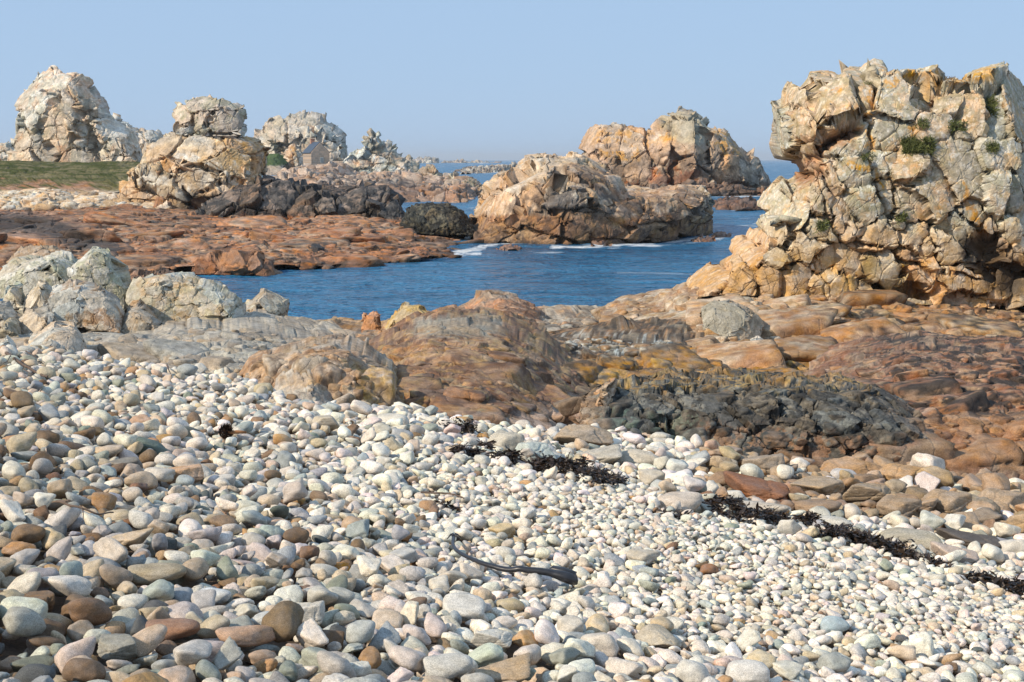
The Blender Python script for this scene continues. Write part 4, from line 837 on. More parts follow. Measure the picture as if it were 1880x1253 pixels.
boulder('small ochre-tan boulder at the left edge below the rounded grey one', [(-6, 622), (2, 596), (20, 584), (36, 592), (40, 620)], [(-6, 626), (40, 626)], 24, .9, (.44, .32, .18), None, .2, 211)
boulder('brown slab boulder between the blocky grey one and the big pale one', [(226, 602), (230, 570), (248, 558), (272, 568), (296, 590), (312, 608)], [(226, 614), (312, 616)], 25.8, 1.2, (.34, .27, .19), (.40, .27, .15), .2, 212)
boulder('tilted tan boulder poised at the water edge right of the big pale one', [(450, 574), (458, 560), (472, 546), (490, 540), (512, 546), (530, 558), (524, 574), (512, 592), (504, 602)], [(450, 578), (470, 588), (492, 600), (504, 604)], 30, 1.4, (.50, .40, .26), (.40, .28, .17), .3, 213, q=.5)
boulder('low grey boulder under the tilted tan one', [(400, 606), (420, 586), (440, 576), (466, 580), (484, 592), (488, 612)], [(400, 616), (488, 618)], 28.6, 1.2, (.40, .37, .30), None, .2, 214)
boulder('ochre rounded boulder on the shelf edge in the middle', [(713, 606), (715, 582), (726, 570), (742, 565), (768, 569), (790, 576), (800, 592)], [(713, 614), (740, 618), (800, 604)], 42, 1.8, (.50, .31, .09), (.46, .33, .18), .1, 215)
boulder('small square orange block on the shelf edge left of the ochre boulder', [(664, 600), (666, 580), (690, 574), (698, 577), (703, 600)], [(664, 606), (703, 606)], 43, 1, (.50, .24, .10), None, .1, 216, q=.4)
boulder('large smooth grey boulder resting on the orange shelf', [(1286, 585), (1290, 570), (1312, 562), (1332, 560), (1346, 566), (1372, 570), (1396, 584), (1406, 600), (1398, 614), (1382, 626)], [(1288, 592), (1312, 612), (1345, 630), (1380, 634)], 32, 1.8, (.46, .36, .24), (.36, .28, .18), .05, 217, q=.6)
boulder('small white stone in front of the smooth grey shelf boulder', [(1362, 642), (1368, 628), (1386, 622), (1404, 628), (1414, 640)], [(1362, 646), (1414, 646)], 30.5, .6, (.62, .58, .50), None, .1, 218)
boulder('pale broken boulder half buried at the top left of the cobbles', [(36, 662), (44, 632), (62, 618), (100, 608), (140, 610), (160, 622), (163, 660)], [(36, 672), (163, 676)], 21.2, 1.2, (.54, .47, .37), (.46, .38, .28), .3, 219)
boulder('cream angular boulder at the left end of the grey slab', [(52, 682), (58, 655), (86, 636), (118, 640), (126, 690)], [(52, 696), (126, 700)], 19.8, .8, (.56, .49, .38), None, .3, 220)
boulder('whitish wedge boulder at the left edge above the driftwood branch', [(-20, 665), (-10, 635), (15, 622), (35, 636), (44, 668)], [(-20, 675), (44, 676)], 20, .9, (.56, .50, .40), None, .3, 221)
# ------------------------------------------------------------------ cobbles and boulders dropped on the beach
CW, CG, CB, CGR, CT, CP, CO, CBR, CD = (.74, .67, .56), (.54, .50, .43), (.38, .39, .37), (.32, .33, .27), (.56, .44, .31), (.66, .57, .47), (.46, .29, .15), (.24, .155, .095), (.12, .125, .12)
CELL = .0125; GX0, GX1, GY0, GY1 = -7.5, 10.5, 3.6, 23.5
nx, ny = int((GX1 - GX0) / CELL), int((GY1 - GY0) / CELL)
gx = GX0 + (np.arange(nx) + .5) * CELL; gy = GY0 + (np.arange(ny) + .5) * CELL
Hm = beachz(gx[:, None], gy[None, :]).astype(f4) - .06; Bk = np.zeros((nx, ny), bool)
rs = np.random.RandomState(11)
def drop(x, y, a, b, c_, yaw, kn=.7, commit=False, sink=.12, block=False, tmax=.4):
    """lay an ellipsoid with half axes a,b,c on the height map; returns z of its centre and its tilt"""
    r = max(a, b); i0, i1 = int((x - r - GX0) / CELL), int((x + r - GX0) / CELL) + 2; j0, j1 = int((y - r - GY0) / CELL), int((y + r - GY0) / CELL) + 2
    if i0 < 0 or j0 < 0 or i1 >= nx or j1 >= ny: return None
    h = Hm[i0:i1, j0:j1]; X = gx[i0:i1, None] - x; Y = gy[None, j0:j1] - y
    cy, sy = math.cos(yaw), math.sin(yaw); u = (X * cy + Y * sy) / a; v = (-X * sy + Y * cy) / b
    q = u * u + v * v; m = q < .95
    if not m.any(): return None
    if not block and Bk[i0:i1, j0:j1][m].mean() > .04: return None
    hm = h[m]; xm = (X + 0 * Y)[m]; ym = (Y + 0 * X)[m]; mh = hm.mean()
    tx = float(np.clip(((hm - mh) * xm).sum() / ((xm * xm).sum() + 1e-9) * kn, -tmax, tmax)); ty = float(np.clip(((hm - mh) * ym).sum() / ((ym * ym).sum() + 1e-9) * kn, -tmax, tmax))
    w = np.sqrt(1 - q[m]) ; lo = c_ * w; pl = tx * xm + ty * ym
    need = np.sort(hm + lo - pl); z = float(need[int(len(need) * (.97 if not block else .6))]) - sink * c_
    if commit:
        top = z + pl + lo; h[m] = np.maximum(hm, top)
        if block: Bk[i0:i1, j0:j1][m] = True
    return z, tx, ty
def place_world(V, a, b, c_, yaw, tx, ty, x, y, z, roll=0):
    M = basis(a, b, c_, yaw, tx, ty, roll); return V @ M.T + [x, y, z]
def basis(a, b, c_, yaw, tx, ty, roll=0):
    n = np.array([-tx, -ty, 1.]); n /= np.linalg.norm(n)
    e = np.array([math.cos(yaw), math.sin(yaw), 0.]); e -= n * (e @ n); e /= np.linalg.norm(e); f = np.cross(n, e)
    return np.stack([e * a, f * b, n * c_], 1)
items = []       # dict per stone
# stones one can pick out in the photograph: px, py (centre), width, height in photo pixels, kind, colour, label
HANDS = [
 (268, 817, 92, 40, 'cobble', (.155, .185, .15), 'large flat dark green stone lying alone at upper left of the cobbles'),
 (650, 957, 50, 48, 'cobble', (.46, .33, .22), 'round brownish tan cobble left of the middle of the beach'),
 (854, 1110, 92, 60, 'cobble', (.60, .56, .49), 'big white speckled oval cobble below the black kelp stalk'),
 (822, 1220, 96, 66, 'cobble', (.50, .48, .43), 'big pale grey oval cobble at the bottom edge, tilted up to the right'),
 (922, 1218, 118, 72, 'chip', (.42, .31, .20), 'big brown mottled stone at the bottom edge right of the grey oval'),
 (396, 1085, 72, 40, 'cobble', (.56, .57, .56), 'smooth white oval cobble among brown ones at lower left'),
 (492, 1130, 66, 36, 'cobble', (.52, .51, .47), 'pale oval cobble right of and below the smooth white one'),
 (558, 1122, 76, 66, 'chip', (.56, .51, .43), 'angular whitish stone standing point up at lower left'),
 (320, 1156, 106, 52, 'cobble', (.30, .175, .115), 'long reddish brown cobble at lower left'),
 (146, 1170, 60, 52, 'cobble', (.42, .27, .15), 'round orange-brown speckled cobble at lower left'),
 (22, 1176, 62, 56, 'cobble', (.34, .23, .15), 'round brown cobble cut by the left edge near the bottom'),
 (60, 1205, 80, 40, 'cobble', (.19, .19, .14), 'dark olive oval cobble near the lower left corner'),
 (215, 1190, 80, 56, 'chip', (.30, .28, .23), 'cracked grey-brown angular stone at lower left'),
 (236, 986, 76, 46, 'chip', (.52, .40, .27), 'tan slanted stone left of centre on the dark side of the beach'),
 (336, 872, 78, 46, 'chip', (.56, .36, .22), 'angular orange tan stone with a pale top at left'),
 (230, 850, 64, 36, 'chip', (.22, .20, .17), 'rough dark grey stone just below the flat green one'),
 (34, 1006, 72, 42, 'chip', (.42, .24, .12), 'rust-orange angular stone at the left edge'),
 (290, 1050, 110, 50, 'cobble', (.36, .30, .21), 'wide olive-tan cobble above the smooth white oval'),
 (624, 1021, 46, 32, 'chip', (.52, .24, .06), 'bright orange angular stone on pale cobbles left of the kelp stalk'),
 (1302, 1040, 40, 28, 'chip', (.30, .16, .09), 'small rust-brown angular stone among white pebbles at right'),
 (921, 967, 52, 34, 'chip', (.54, .42, .25), 'tan square stone above the kelp stalk'),
 (1046, 1143, 52, 60, 'chip', (.56, .50, .41), 'upright pointed pale stone below the end of the kelp stalk'),
 (1100, 1178, 74, 56, 'cobble', (.56, .50, .42), 'pale tan egg-shaped cobble below the upright pointed stone'),
 (1272, 1226, 64, 60, 'cobble', (.56, .53, .47), 'whitish round cobble at the bottom edge right of centre'),
 (1372, 1228, 78, 58, 'cobble', (.58, .55, .50), 'long white cobble at the bottom edge at right'),
 (662, 1168, 56, 58, 'cobble', (.44, .44, .40), 'round pale grey-green cobble at the bottom left of centre'),
 (712, 1130, 66, 56, 'cobble', (.56, .45, .34), 'cream and tan blotched cobble left of the big speckled oval'),
 (766, 1164, 54, 44, 'cobble', (.54, .47, .43), 'round pinkish cobble under the big speckled oval'),
 (900, 1165, 86, 50, 'chip', (.56, .53, .46), 'pale wedge-shaped cobble between the speckled oval and the brown stone'),
 (1210, 1165, 90, 44, 'chip', (.44, .38, .29), 'rough layered tan stone at lower centre right'),
 (1530, 1142, 58, 40, 'cobble', (.40, .47, .48), 'pale blue-green cobble at lower right'),
 (1180, 1020, 66, 34, 'chip', (.50, .44, .35), 'rough low tan stone among white pebbles right of the kelp stalk'),
 (1000, 1158, 46, 26, 'cobble', (.25, .30, .26), 'flat green cobble below the kelp stalk'),
 (452, 1010 + 160, 110, 46, 'cobble', (.46, .30, .20), 'wide reddish tan cobble at bottom left between brown cobbles'),
 (740, 1016, 56, 34, 'chip', (.49, .47, .43), 'flat pale grey angular stone left of the kelp stalk'),
 (145, 744, 32, 28, 'chip', (.54, .38, .22), 'small squarish tan stone near the top left of the beach'),
 (46, 750, 24, 28, 'chip', (.34, .20, .11), 'small rust-brown block near the top left of the beach'),
 (68, 752, 26, 32, 'cobble', (.16, .21, .22), 'dark blue-grey upright cobble beside the small rust block'),
 (255, 772, 60, 36, 'chip', (.46, .30, .20), 'pinkish brown slanting slab at upper left'),
 (668, 832, 28, 44, 'cobble', (.42, .46, .46), 'upright smooth blue-grey cobble at the top middle of the beach')]
BOULD = [
 (976, 824, 86, 56, 'chip', (.44, .47, .42), 'pale blue-green cracked boulder by the seaweed at the top of the beach'),
 (1068, 800, 120, 52, 'chip', (.40, .31, .22), 'flat brown boulder above the grey split one'),
 (1098, 830, 96, 50, 'chip', (.46, .41, .33), 'grey-tan boulder just right of the pale blue-green one'),
 (1172, 836, 92, 44, 'cobble', (.50, .44, .35), 'smooth pale boulder in front of the left end of the slate ledge'),
 (928, 806, 70, 56, 'chip', (.50, .45, .36), 'pale upright boulder at the foot of the brown dome'),
 (1246, 916, 92, 54, 'cobble', (.56, .47, .38), 'big smooth cream boulder below the seaweed patch'),
 (1196, 878, 50, 42, 'chip', (.50, .44, .35), 'cream wedge stone right of the biggest seaweed patch'),
 (1388, 894, 128, 66, 'chip', (.25, .115, .06), 'sharp reddish brown slab lying tilted on the cobbles at right'),
 (1402, 848, 80, 54, 'chip', (.34, .27, .20), 'grey-brown boulder behind the reddish slab'),
 (1452, 884, 54, 42, 'chip', (.42, .24, .14), 'small reddish boulder right of the tilted slab'),
 (1342, 906, 56, 38, 'cobble', (.62, .59, .52), 'white domed boulder left of the tilted reddish slab'),
 (1396, 930, 110, 40, 'cobble', (.48, .42, .34), 'low beige boulder under the tilted reddish slab'),
 (1446, 964, 54, 44, 'chip', (.60, .55, .46), 'squarish white stone between two seaweed patches'),
 (1520, 955, 80, 36, 'cobble', (.57, .53, .45), 'flat white boulder right of the squarish white stone'),
 (1664, 982, 118, 46, 'cobble', (.42, .37, .28), 'long rounded beige boulder near the right edge'),
 (1778, 988, 120, 40, 'chip', (.115, .095, .08), 'dark grey slanting slab right of the rounded beige boulder'),
 (1752, 1012, 90, 48, 'chip', (.50, .39, .31), 'pinkish stone below the dark slanting slab'),
 (1780, 812, 106, 86, 'chip', (.30, .23, .165), 'big grey-brown boulder standing against the right bedrock'),
 (1560, 852, 140, 56, 'chip', (.42, .26, .14), 'wide tan slab at the foot of the slate ledge'),
 (1660, 870, 90, 50, 'chip', (.44, .28, .15), 'ochre brown boulder left of the big grey-brown one'),
 (1500, 890, 110, 44, 'chip', (.40, .30, .20), 'low brown slab right of the small reddish boulder'),
 (1585, 905, 100, 50, 'chip', (.36, .27, .18), 'brown boulder in the middle of the right boulder bed'),
 (1500, 930, 90, 34, 'cobble', (.30, .21, .14), 'flat dark brown stone in the right boulder bed'),
 (1840, 912, 90, 60, 'chip', (.38, .28, .19), 'brown boulder near the right edge, below the big grey-brown one'),
 (1740, 925, 90, 54, 'chip', (.37, .27, .18), 'squat brown boulder at the right of the boulder bed'),
 (1650, 930, 84, 50, 'chip', (.34, .25, .17), 'low brown boulder above the long beige one'),
 (1860, 1000, 60, 50, 'cobble', (.58, .53, .45), 'rounded pale stone at the right edge'),
 (600, 776, 60, 40, 'chip', (.50, .43, .33), 'pale angular boulder at the foot of the grey hump'),
 (720, 770, 70, 34, 'cobble', (.58, .54, .46), 'smooth whitish boulder at the right foot of the jagged outcrop')]
def add_hand(lst, cat):
    for (px, py, w, h, kd, colr, lab) in sorted(lst, key=lambda r: r[1]):
        x, y = [float(t) for t in beach_pt(px, py + h * .28)]
        m = y / FPX; a = w * m / 2; c_ = h * m / 2 * .86; b = min(a, max(c_ * 1.1, a * .8))
        if kd == 'chip': c_ *= 1.05
        r = drop(x, y, a, b, c_, 0, commit=True, block=True, sink=.0, tmax=.2)
        if r is None: continue
        z = float(beachz(x, y)) + c_ * .62 + .02
        items.append(dict(x=x, y=y, z=z, a=a, b=b, c=c_, yaw=rs.uniform(-.25, .25), tx=r[1], ty=-.1 + r[2] * .3, kd=kd, k=rs.randint(16), col=np.array(colr), lab=lab, cat=cat, hand=True, px=px, py=py, spx=w, fl=rs.choice([-1, 1])))
add_hand(BOULD, 'boulder'); add_hand(HANDS, 'cobble')
BEACH = [(-300, 645), (0, 645), (80, 640), (170, 656), (300, 676), (430, 690), (480, 712), (560, 742), (650, 752), (760, 752), (860, 776), (1000, 790), (1110, 786), (1200, 800), (1290, 820), (1380, 842), (1500, 858), (1640, 852), (1730, 858), (1900, 880), (2200, 900), (2200, 1420), (-300, 1420)]
SZ = np.array([(0, 700, 20), (200, 720, 20), (400, 740, 20), (100, 800, 34), (300, 850, 36), (0, 900, 42), (500, 800, 26), (700, 820, 25), (600, 900, 28), (200, 1000, 44), (450, 1000, 42), (0, 1150, 60), (300, 1150, 58), (150, 1253, 66), (600, 1100, 42), (600, 1250, 58), (850, 880, 20), (900, 1000, 25), (1100, 920, 15), (1000, 860, 22), (850, 1080, 34),
               (900, 1250, 58), (1100, 1250, 52), (1100, 1100, 30), (1250, 1000, 16), (1400, 1000, 16), (1500, 1080, 18), (1300, 1100, 22), (1300, 1250, 42), (1500, 1250, 36), (1700, 1250, 34), (1850, 1250, 32), (1700, 1120, 20), (1850, 1120, 18), (1300, 860, 34), (1500, 900, 46), (1700, 900, 52), (1850, 900, 54), (1600, 1000, 22)], float)
def szmap(px, py):
    w = 1 / (((px[:, None] - SZ[None, :, 0]) / 1.3) ** 2 + (py[:, None] - SZ[None, :, 1]) ** 2 + 900) ** 2; return (w * SZ[None, :, 2]).sum(1) / w.sum(1)
NP_ = 32000
px_ = rs.uniform(-170, 2050, NP_ * 14); py_ = rs.uniform(640, 1375, NP_ * 14)
sz_ = szmap(px_, py_) * .76; ok = inpoly(px_, py_, BEACH) & (rs.uniform(0, 1, len(px_)) < (12 / sz_) ** 2)
px_, py_, sz_ = px_[ok], py_[ok], sz_[ok]
X_, Y_ = beach_pt(px_, py_); print('candidates', len(px_))
order = rs.permutation(len(px_))
def pebble_colour(px, py, brownbed):
    d = ss(np.array([(900 - px) * .6 + (py - 820) * .9]), 0, 620)[0] if px < 1000 else 0.      # left and near the camera the stones are browner and darker
    d = max(0, d * (1 - ss(np.array([px]), 620, 1000)[0] * .8))
    r = rs.uniform()
    if brownbed: cc = [(.38, .26, .16), (.42, .30, .19), (.33, .25, .18), (.28, .19, .12), CW, (.46, .35, .24)][rs.choice(6, p=[.27, .22, .2, .13, .08, .10])]
    else:
        pw = np.array([.50, .12, .07, .025, .10, .14, .008, .006, .006]) * (1 - d) + np.array([.15, .20, .11, .06, .21, .10, .03, .12, .02]) * d
        cc = [CW, CG, CB, CGR, CT, CP, CO, CBR, CD][rs.choice(9, p=pw / pw.sum())]
        cc = np.array(cc) * (1 - .18 * d)
    return np.array(cc) * rs.uniform(.82, 1.14) * (1 + rs.normal(0, .03, 3))
made = 0
for t in range(0, len(order) - 2, 2):
    if made >= NP_: break
    best = None
    for k in order[t:t + 2]:
        x, y = float(X_[k]), float(Y_[k]); px, py = px_[k], py_[k]
        bb = px > 1290 and py < 985 - (1880 - px) * .12 and rs.uniform() < .9
        s_ = sz_[k] * math.exp(rs.normal(0, .30)); m = y / FPX
        if s_ > 1.9 * sz_[k]: continue
        a = s_ * m / 2 * rs.uniform(1.0, 1.3); b = a * rs.uniform(.62, .95); c_ = a * rs.uniform(.36, .68); yaw = rs.uniform(0, math.pi)
        r = drop(x, y, a, b, c_, yaw)
        if r is None: continue
        e = r[0] - float(beachz(x, y)) - c_
        if best is None or e < best[0]: best = (e, x, y, a, b, c_, yaw, px, py, s_, bb)
    if best is None: continue
    e, x, y, a, b, c_, yaw, px, py, s_, bb = best
    if e > min(max(.035, 1.15 * c_), .085): continue
    r = drop(x, y, a, b, c_, yaw, commit=True)
    kd = 'chip' if (bb or rs.uniform() < .22) else 'cobble'
    items.append(dict(x=x, y=y, z=r[0], a=a, b=b, c=c_, yaw=yaw, tx=r[1] + rs.normal(0, .05), ty=r[2] + rs.normal(0, .05), kd=kd, k=rs.randint(16), col=pebble_colour(px, py, bb), hand=False, px=px, py=py, spx=s_, cat='boulder' if (bb and s_ > 42) else 'cobble', bb=bb, fl=rs.choice([-1, 1]))); made += 1
print('stones', len(items))
for it in items:                 # the stones placed by hand sit in the finished bed
    if it['hand']:
        ii, jj = int((it['x'] - GX0) / CELL), int((it['y'] - GY0) / CELL); ra = int(it['a'] * 1.25 / CELL) + 2
        P_ = Hm[max(0, ii - ra):ii + ra, max(0, jj - ra):jj + ra]; B_ = Bk[max(0, ii - ra):ii + ra, max(0, jj - ra):jj + ra]
        if (~B_).any(): it['z'] = float(np.percentile(P_[~B_], 60)) + it['c'] * (.50 if it['cat'] == 'cobble' else .42)
        it['tx'] = -.06; it['ty'] = -.12
# screen size decides which stones are individuals
cm_single = rock_mat('cobble_stone', .5, rough=.75, bump=.3, var=.24, objcol=True, speck=.34, spec=.3)
cm_bed = rock_mat('cobble_bed_stone', .07, rough=.78, bump=.3, var=.24, speck=.28, spec=.3)
for it in items:
    P3 = np.array([it['x'], it['y'], it['z']]); it['sx'], it['sy'] = [float(t) for t in PX(P3)]
    it['show'] = it['a'] * it['c'] / it['y'] ** 2 if (-10 < it['sx'] < 1890 and it['sy'] < 1262) else 0
    hi = Hm[int((it['x'] - GX0) / CELL), int((it['y'] - GY0) / CELL)]
    if hi > it['z'] + it['c'] * 1.15: it['show'] *= .15          # mostly buried under later stones
HB = [i for i in items if i['hand']]
cand = sorted([i for i in items if not i['hand']], key=lambda i: -i['show'])
cob = [i for i in cand if i['cat'] == 'cobble'][:300 - len([i for i in HB if i['cat'] == 'cobble'])]
bou = [i for i in cand if i['cat'] == 'boulder' and i['show'] > 0][:110]
single = HB + cob + bou; sid = set(id(i) for i in single)
# labels for the unnamed individuals: look + place beside a stone that has a name of its own
def tone(c):
    l = c.mean(); r, g, b = c; sat = (max(c) - min(c)) / max(c)
    if sat < .16: return 'white' if l > .48 else 'pale grey' if l > .36 else 'grey' if l > .2 else 'dark grey'
    if b > r: return 'blue-grey' if b > g * 1.04 else 'grey-green'
    if g > r: return 'green'
    if sat > .65: return 'rust orange' if l > .2 else 'dark brown'
    if sat > .42: return 'tan' if l > .33 else 'brown'
    return 'cream' if l > .48 else 'pinkish beige' if l > .36 else 'grey-brown'
REF = [('the flat green stone', 268, 817), ('the big speckled oval', 854, 1110), ('the grey oval at the bottom edge', 822, 1220), ('the big brown mottled stone', 922, 1218), ('the smooth white oval', 396, 1085), ('the angular whitish point', 558, 1122), ('the long reddish cobble', 320, 1156),
       ('the orange-brown speckled cobble', 146, 1170), ('the tan slanted stone', 236, 986), ('the orange tan angular stone', 336, 872), ('the rust-orange stone at the left edge', 34, 1006), ('the bright orange stone', 624, 1021), ('the upright pointed stone', 1046, 1143), ('the whitish round cobble at the bottom', 1272, 1226),
       ('the long white cobble at the bottom', 1372, 1228), ('the layered tan stone', 1210, 1165), ('the pale blue-green cobble', 1530, 1142), ('the kelp stalk', 945, 1055), ('the round brownish tan cobble', 650, 957), ('the tilted reddish slab', 1388, 894), ('the long beige boulder', 1664, 982), ('the dark slanting slab', 1778, 988),
       ('the big grey-brown boulder', 1780, 812), ('the wide tan slab', 1560, 852), ('the biggest seaweed patch', 1060, 870), ('the lower right corner', 1860, 1240), ('the lower left corner', 20, 1240), ('the left edge', 5, 860), ('the right end of the seaweed line', 1840, 1075), ('the white pebbles of the right bottom', 1640, 1220)]
def where(it):
    d = [math.hypot(it['sx'] - r[1], (it['sy'] - r[2]) * 1.4) for r in REF]; j = int(np.argmin(d)); r = REF[j]; dx, dy = it['sx'] - r[1], it['sy'] - r[2]
    far = 'close ' if d[j] < 90 else 'well ' if d[j] > 190 else ''
    a = math.degrees(math.atan2(dy, dx)) % 360
    dirs = ['right of', 'below right of', 'below', 'below left of', 'left of', 'above left of', 'above', 'above right of']
    return (far if far != 'well ' else 'far ') + dirs[int((a + 22.5) // 45) % 8] + ' ' + r[0]
for it in cob + bou:
    shp = ('flat ' if it['c'] / it['a'] < .52 else 'chunky ' if it['c'] / it['a'] > .68 else '') + ('elongated ' if it['b'] / it['a'] < .7 else '')
    sz = 'large ' if it['spx'] > 72 else 'small ' if it['spx'] < 44 else ''
    it['lab'] = (sz + shp + tone(it['col']) + (' angular' if it['kd'] == 'chip' else ' rounded') + ' ' + it['cat'] + ' ' + where(it)).replace('  ', ' ')
from collections import Counter
for it in cob + bou:
    if len(it['lab'].split()) > 15: it['lab'] = it['lab'].replace('elongated ', '').replace('chunky ', '').replace('flat ', '', 1)
grp = {}
for it in cob + bou: grp.setdefault(it['lab'], []).append(it)
ORD = ['first', 'second', 'third', 'fourth', 'fifth', 'sixth', 'seventh', 'eighth', 'ninth', 'tenth']
for lab, g in grp.items():
    if len(g) > 1:
        for n_, it in enumerate(sorted(g, key=lambda i: i['sx'])): it['lab'] = lab + ', ' + ORD[min(n_, 9)] + ' from left'
for it in cob + bou:
    w_ = it['lab'].split()
    if len(w_) > 16: it['lab'] = ' '.join(w for w in w_ if w not in ('rounded', 'small', 'large', 'close'))
seen = Counter(i['lab'] for i in single)
proto = {}
for it in single:
    lv = 5 if it['spx'] > 75 and it['kd'] == 'chip' else 4 if it['spx'] > 40 else 3
    key = (it['kd'], it['k'], lv)
    nm = 'cobble' if it['cat'] == 'cobble' else 'beach_boulder'
    if key not in proto:
        V, F_ = shape(*key); me = mesh_np(nm, V, F_, tris=True); o = bpy.data.objects.new(nm, me); me.materials.append(cm_single); proto[key] = o
    else: o = proto[key].copy(); o.name = nm
    COL.objects.link(o)
    from mathutils import Matrix
    B = basis(it['a'], it['b'], it['c'], it['yaw'], it['tx'], it['ty'])
    M = Matrix(((B[0][0], B[0][1], B[0][2], it['x']), (B[1][0], B[1][1], B[1][2], it['y']), (B[2][0], B[2][1], B[2][2], it['z']), (0, 0, 0, 1)))
    o.matrix_world = M; o.color = (*[float(v) for v in np.clip(it['col'], .01, .9)], 1)
    tag(o, it['lab'], it['cat'], 'cobbles on the beach' if it['cat'] == 'cobble' else 'boulders along the top of the beach')
    if seen[it['lab']] > 1: o['group'] = it['lab'] + ', alike'
# everything smaller is the cobble bed
Vs, Fs, Cs = [], [], []; off = 0
for it in items:
    if id(it) in sid: continue
    if Hm[int((it['x'] - GX0) / CELL), int((it['y'] - GY0) / CELL)] > it['z'] + it['c'] * 2.2: continue
    sp = it['spx'] * .545; lv = 4 if sp > 26 else 3 if sp > 10 else 2
    V, F_ = shape(it['kd'], it['k'], lv); W = place_world(V, it['a'], it['b'], it['c'], it['yaw'], it['tx'], it['ty'], it['x'], it['y'], it['z'])
    Vs.append(W); Fs.append(F_ + off); off += len(V); Cs.append(np.tile(it['col'], (len(V), 1)))
V = np.vstack(Vs); Cc = np.clip(np.vstack(Cs), .01, .9); print('bed verts', len(V))
o = link('cobble_bed', mesh_np('cobble_bed', V, np.vstack(Fs), Cc, tris=True), cm_bed); tag(o, 'smaller rounded white, grey and tan cobbles and pebbles covering the beach', 'cobbles', kind='stuff')
# ------------------------------------------------------------------ seaweed, kelp, driftwood, tufts
def surf(x, y):
    i, j = int((x - GX0) / CELL), int((y - GY0) / CELL)
    return float(Hm[i - 2:i + 3, j - 2:j + 3].max()) if 3 < i < nx - 3 and 3 < j < ny - 3 else float(beachz(x, y))
weed_m = plain_mat('dried_seaweed', (.030, .018, .011), .45, .7, 12, .5, .5)
def weed(label, pts, wpx, n, hgt=.10):
    """a tangle of curled ribbons heaped along a line on the cobbles"""
    V, F = [], []; rs = np.random.RandomState(len(label) * 7)
    pl, _ = poly_u(pts, 200, 0)
    for k in range(n):
        t = rs.randint(200); e = min(t, 199 - t) / 100; w = wpx * (.35 + .65 * min(1, e * 4)); px = pl[t, 0] + rs.normal(0, w * .8); py = pl[t, 1] + rs.normal(0, w * .30)
        x, y = [float(q) for q in beach_pt(px, py)]
        i, j = int((x - GX0) / CELL), int((y - GY0) / CELL)
        z = surf(x, y) + rs.uniform(-.04, .45 * hgt * (.3 + .7 * min(1, e * 4)))
        L_ = rs.uniform(.03, .13); wd = rs.uniform(.004, .014); a = rs.uniform(0, 6.28); cur = rs.normal(0, 14); pit = rs.normal(-.1, .3); tw = rs.uniform(0, 3); p = np.array([x, y, z]); b = len(V); ns = 7
        for s in range(ns):
            d = np.array([math.cos(a) * math.cos(pit), math.sin(a) * math.cos(pit), math.sin(pit)]); sd_ = np.array([-math.sin(a) * math.cos(tw), math.cos(a) * math.cos(tw), math.sin(tw)])
            ww = wd * math.sin(math.pi * (s + .6) / (ns + .2)); V += [p - sd_ * ww, p + sd_ * ww]; p = p + d * L_ / ns; a += cur * L_ / ns + rs.normal(0, .3); tw += rs.normal(0, .5); pit += rs.normal(0, .2)
            if p[2] < z - .04: pit = abs(pit)
        F += [[b + 2 * s, b + 2 * s + 1, b + 2 * s + 3, b + 2 * s + 2] for s in range(ns - 1)]
    V = np.array(V); O = V.mean(0); O[2] = V[:, 2].min()
    o = link('seaweed_clump', mesh_np('seaweed_clump', V - O, np.array(F)), weed_m, None, O); tag(o, label, 'seaweed', 'dark seaweed clumps along the tide line')
weed('largest black seaweed heap, below the brown and grey boulders', [(978, 858), (1010, 862), (1060, 872), (1100, 882), (1138, 888)], 12, 3000, .13)
weed('small black seaweed tuft at the foot of the brown dome', [(820, 792), (845, 795), (868, 800)], 7, 700, .12)
weed('thin seaweed wisp left of the pale blue-green boulder', [(832, 832), (856, 833), (880, 834)], 3.5, 320, .06)
weed('narrow seaweed strip between the wisp and the largest heap', [(884, 824), (900, 828)], 3.5, 180, .06)
weed('thin seaweed scrap just left of the largest heap', [(910, 846), (932, 848), (952, 850)], 4.5, 420, .07)
weed('broad black seaweed heap below the tilted reddish slab', [(1298, 930), (1330, 940), (1370, 952), (1420, 958), (1440, 962)], 10, 2600, .10)
weed('seaweed tuft right of the squarish white stone', [(1466, 962), (1498, 968)], 6, 420, .07)
weed('long black seaweed line below the flat white boulder, towards the right edge', [(1498, 984), (1540, 990), (1590, 1000), (1640, 1012), (1668, 1026)], 8, 2600, .09)
weed('thin seaweed trail continuing right of the long line', [(1668, 1024), (1700, 1036), (1740, 1046)], 5, 300, .04)
weed('black seaweed strip cut by the right edge of the photo', [(1776, 1066), (1810, 1072), (1850, 1080), (1890, 1088)], 7, 1100, .08)
weed('sparse reddish seaweed scraps right of the largest heap', [(1215, 942), (1240, 944), (1262, 946)], 4, 150, .03)
weed('small seaweed scrap above the upper end of the kelp stalk', [(812, 932), (840, 936)], 3, 120, .03)
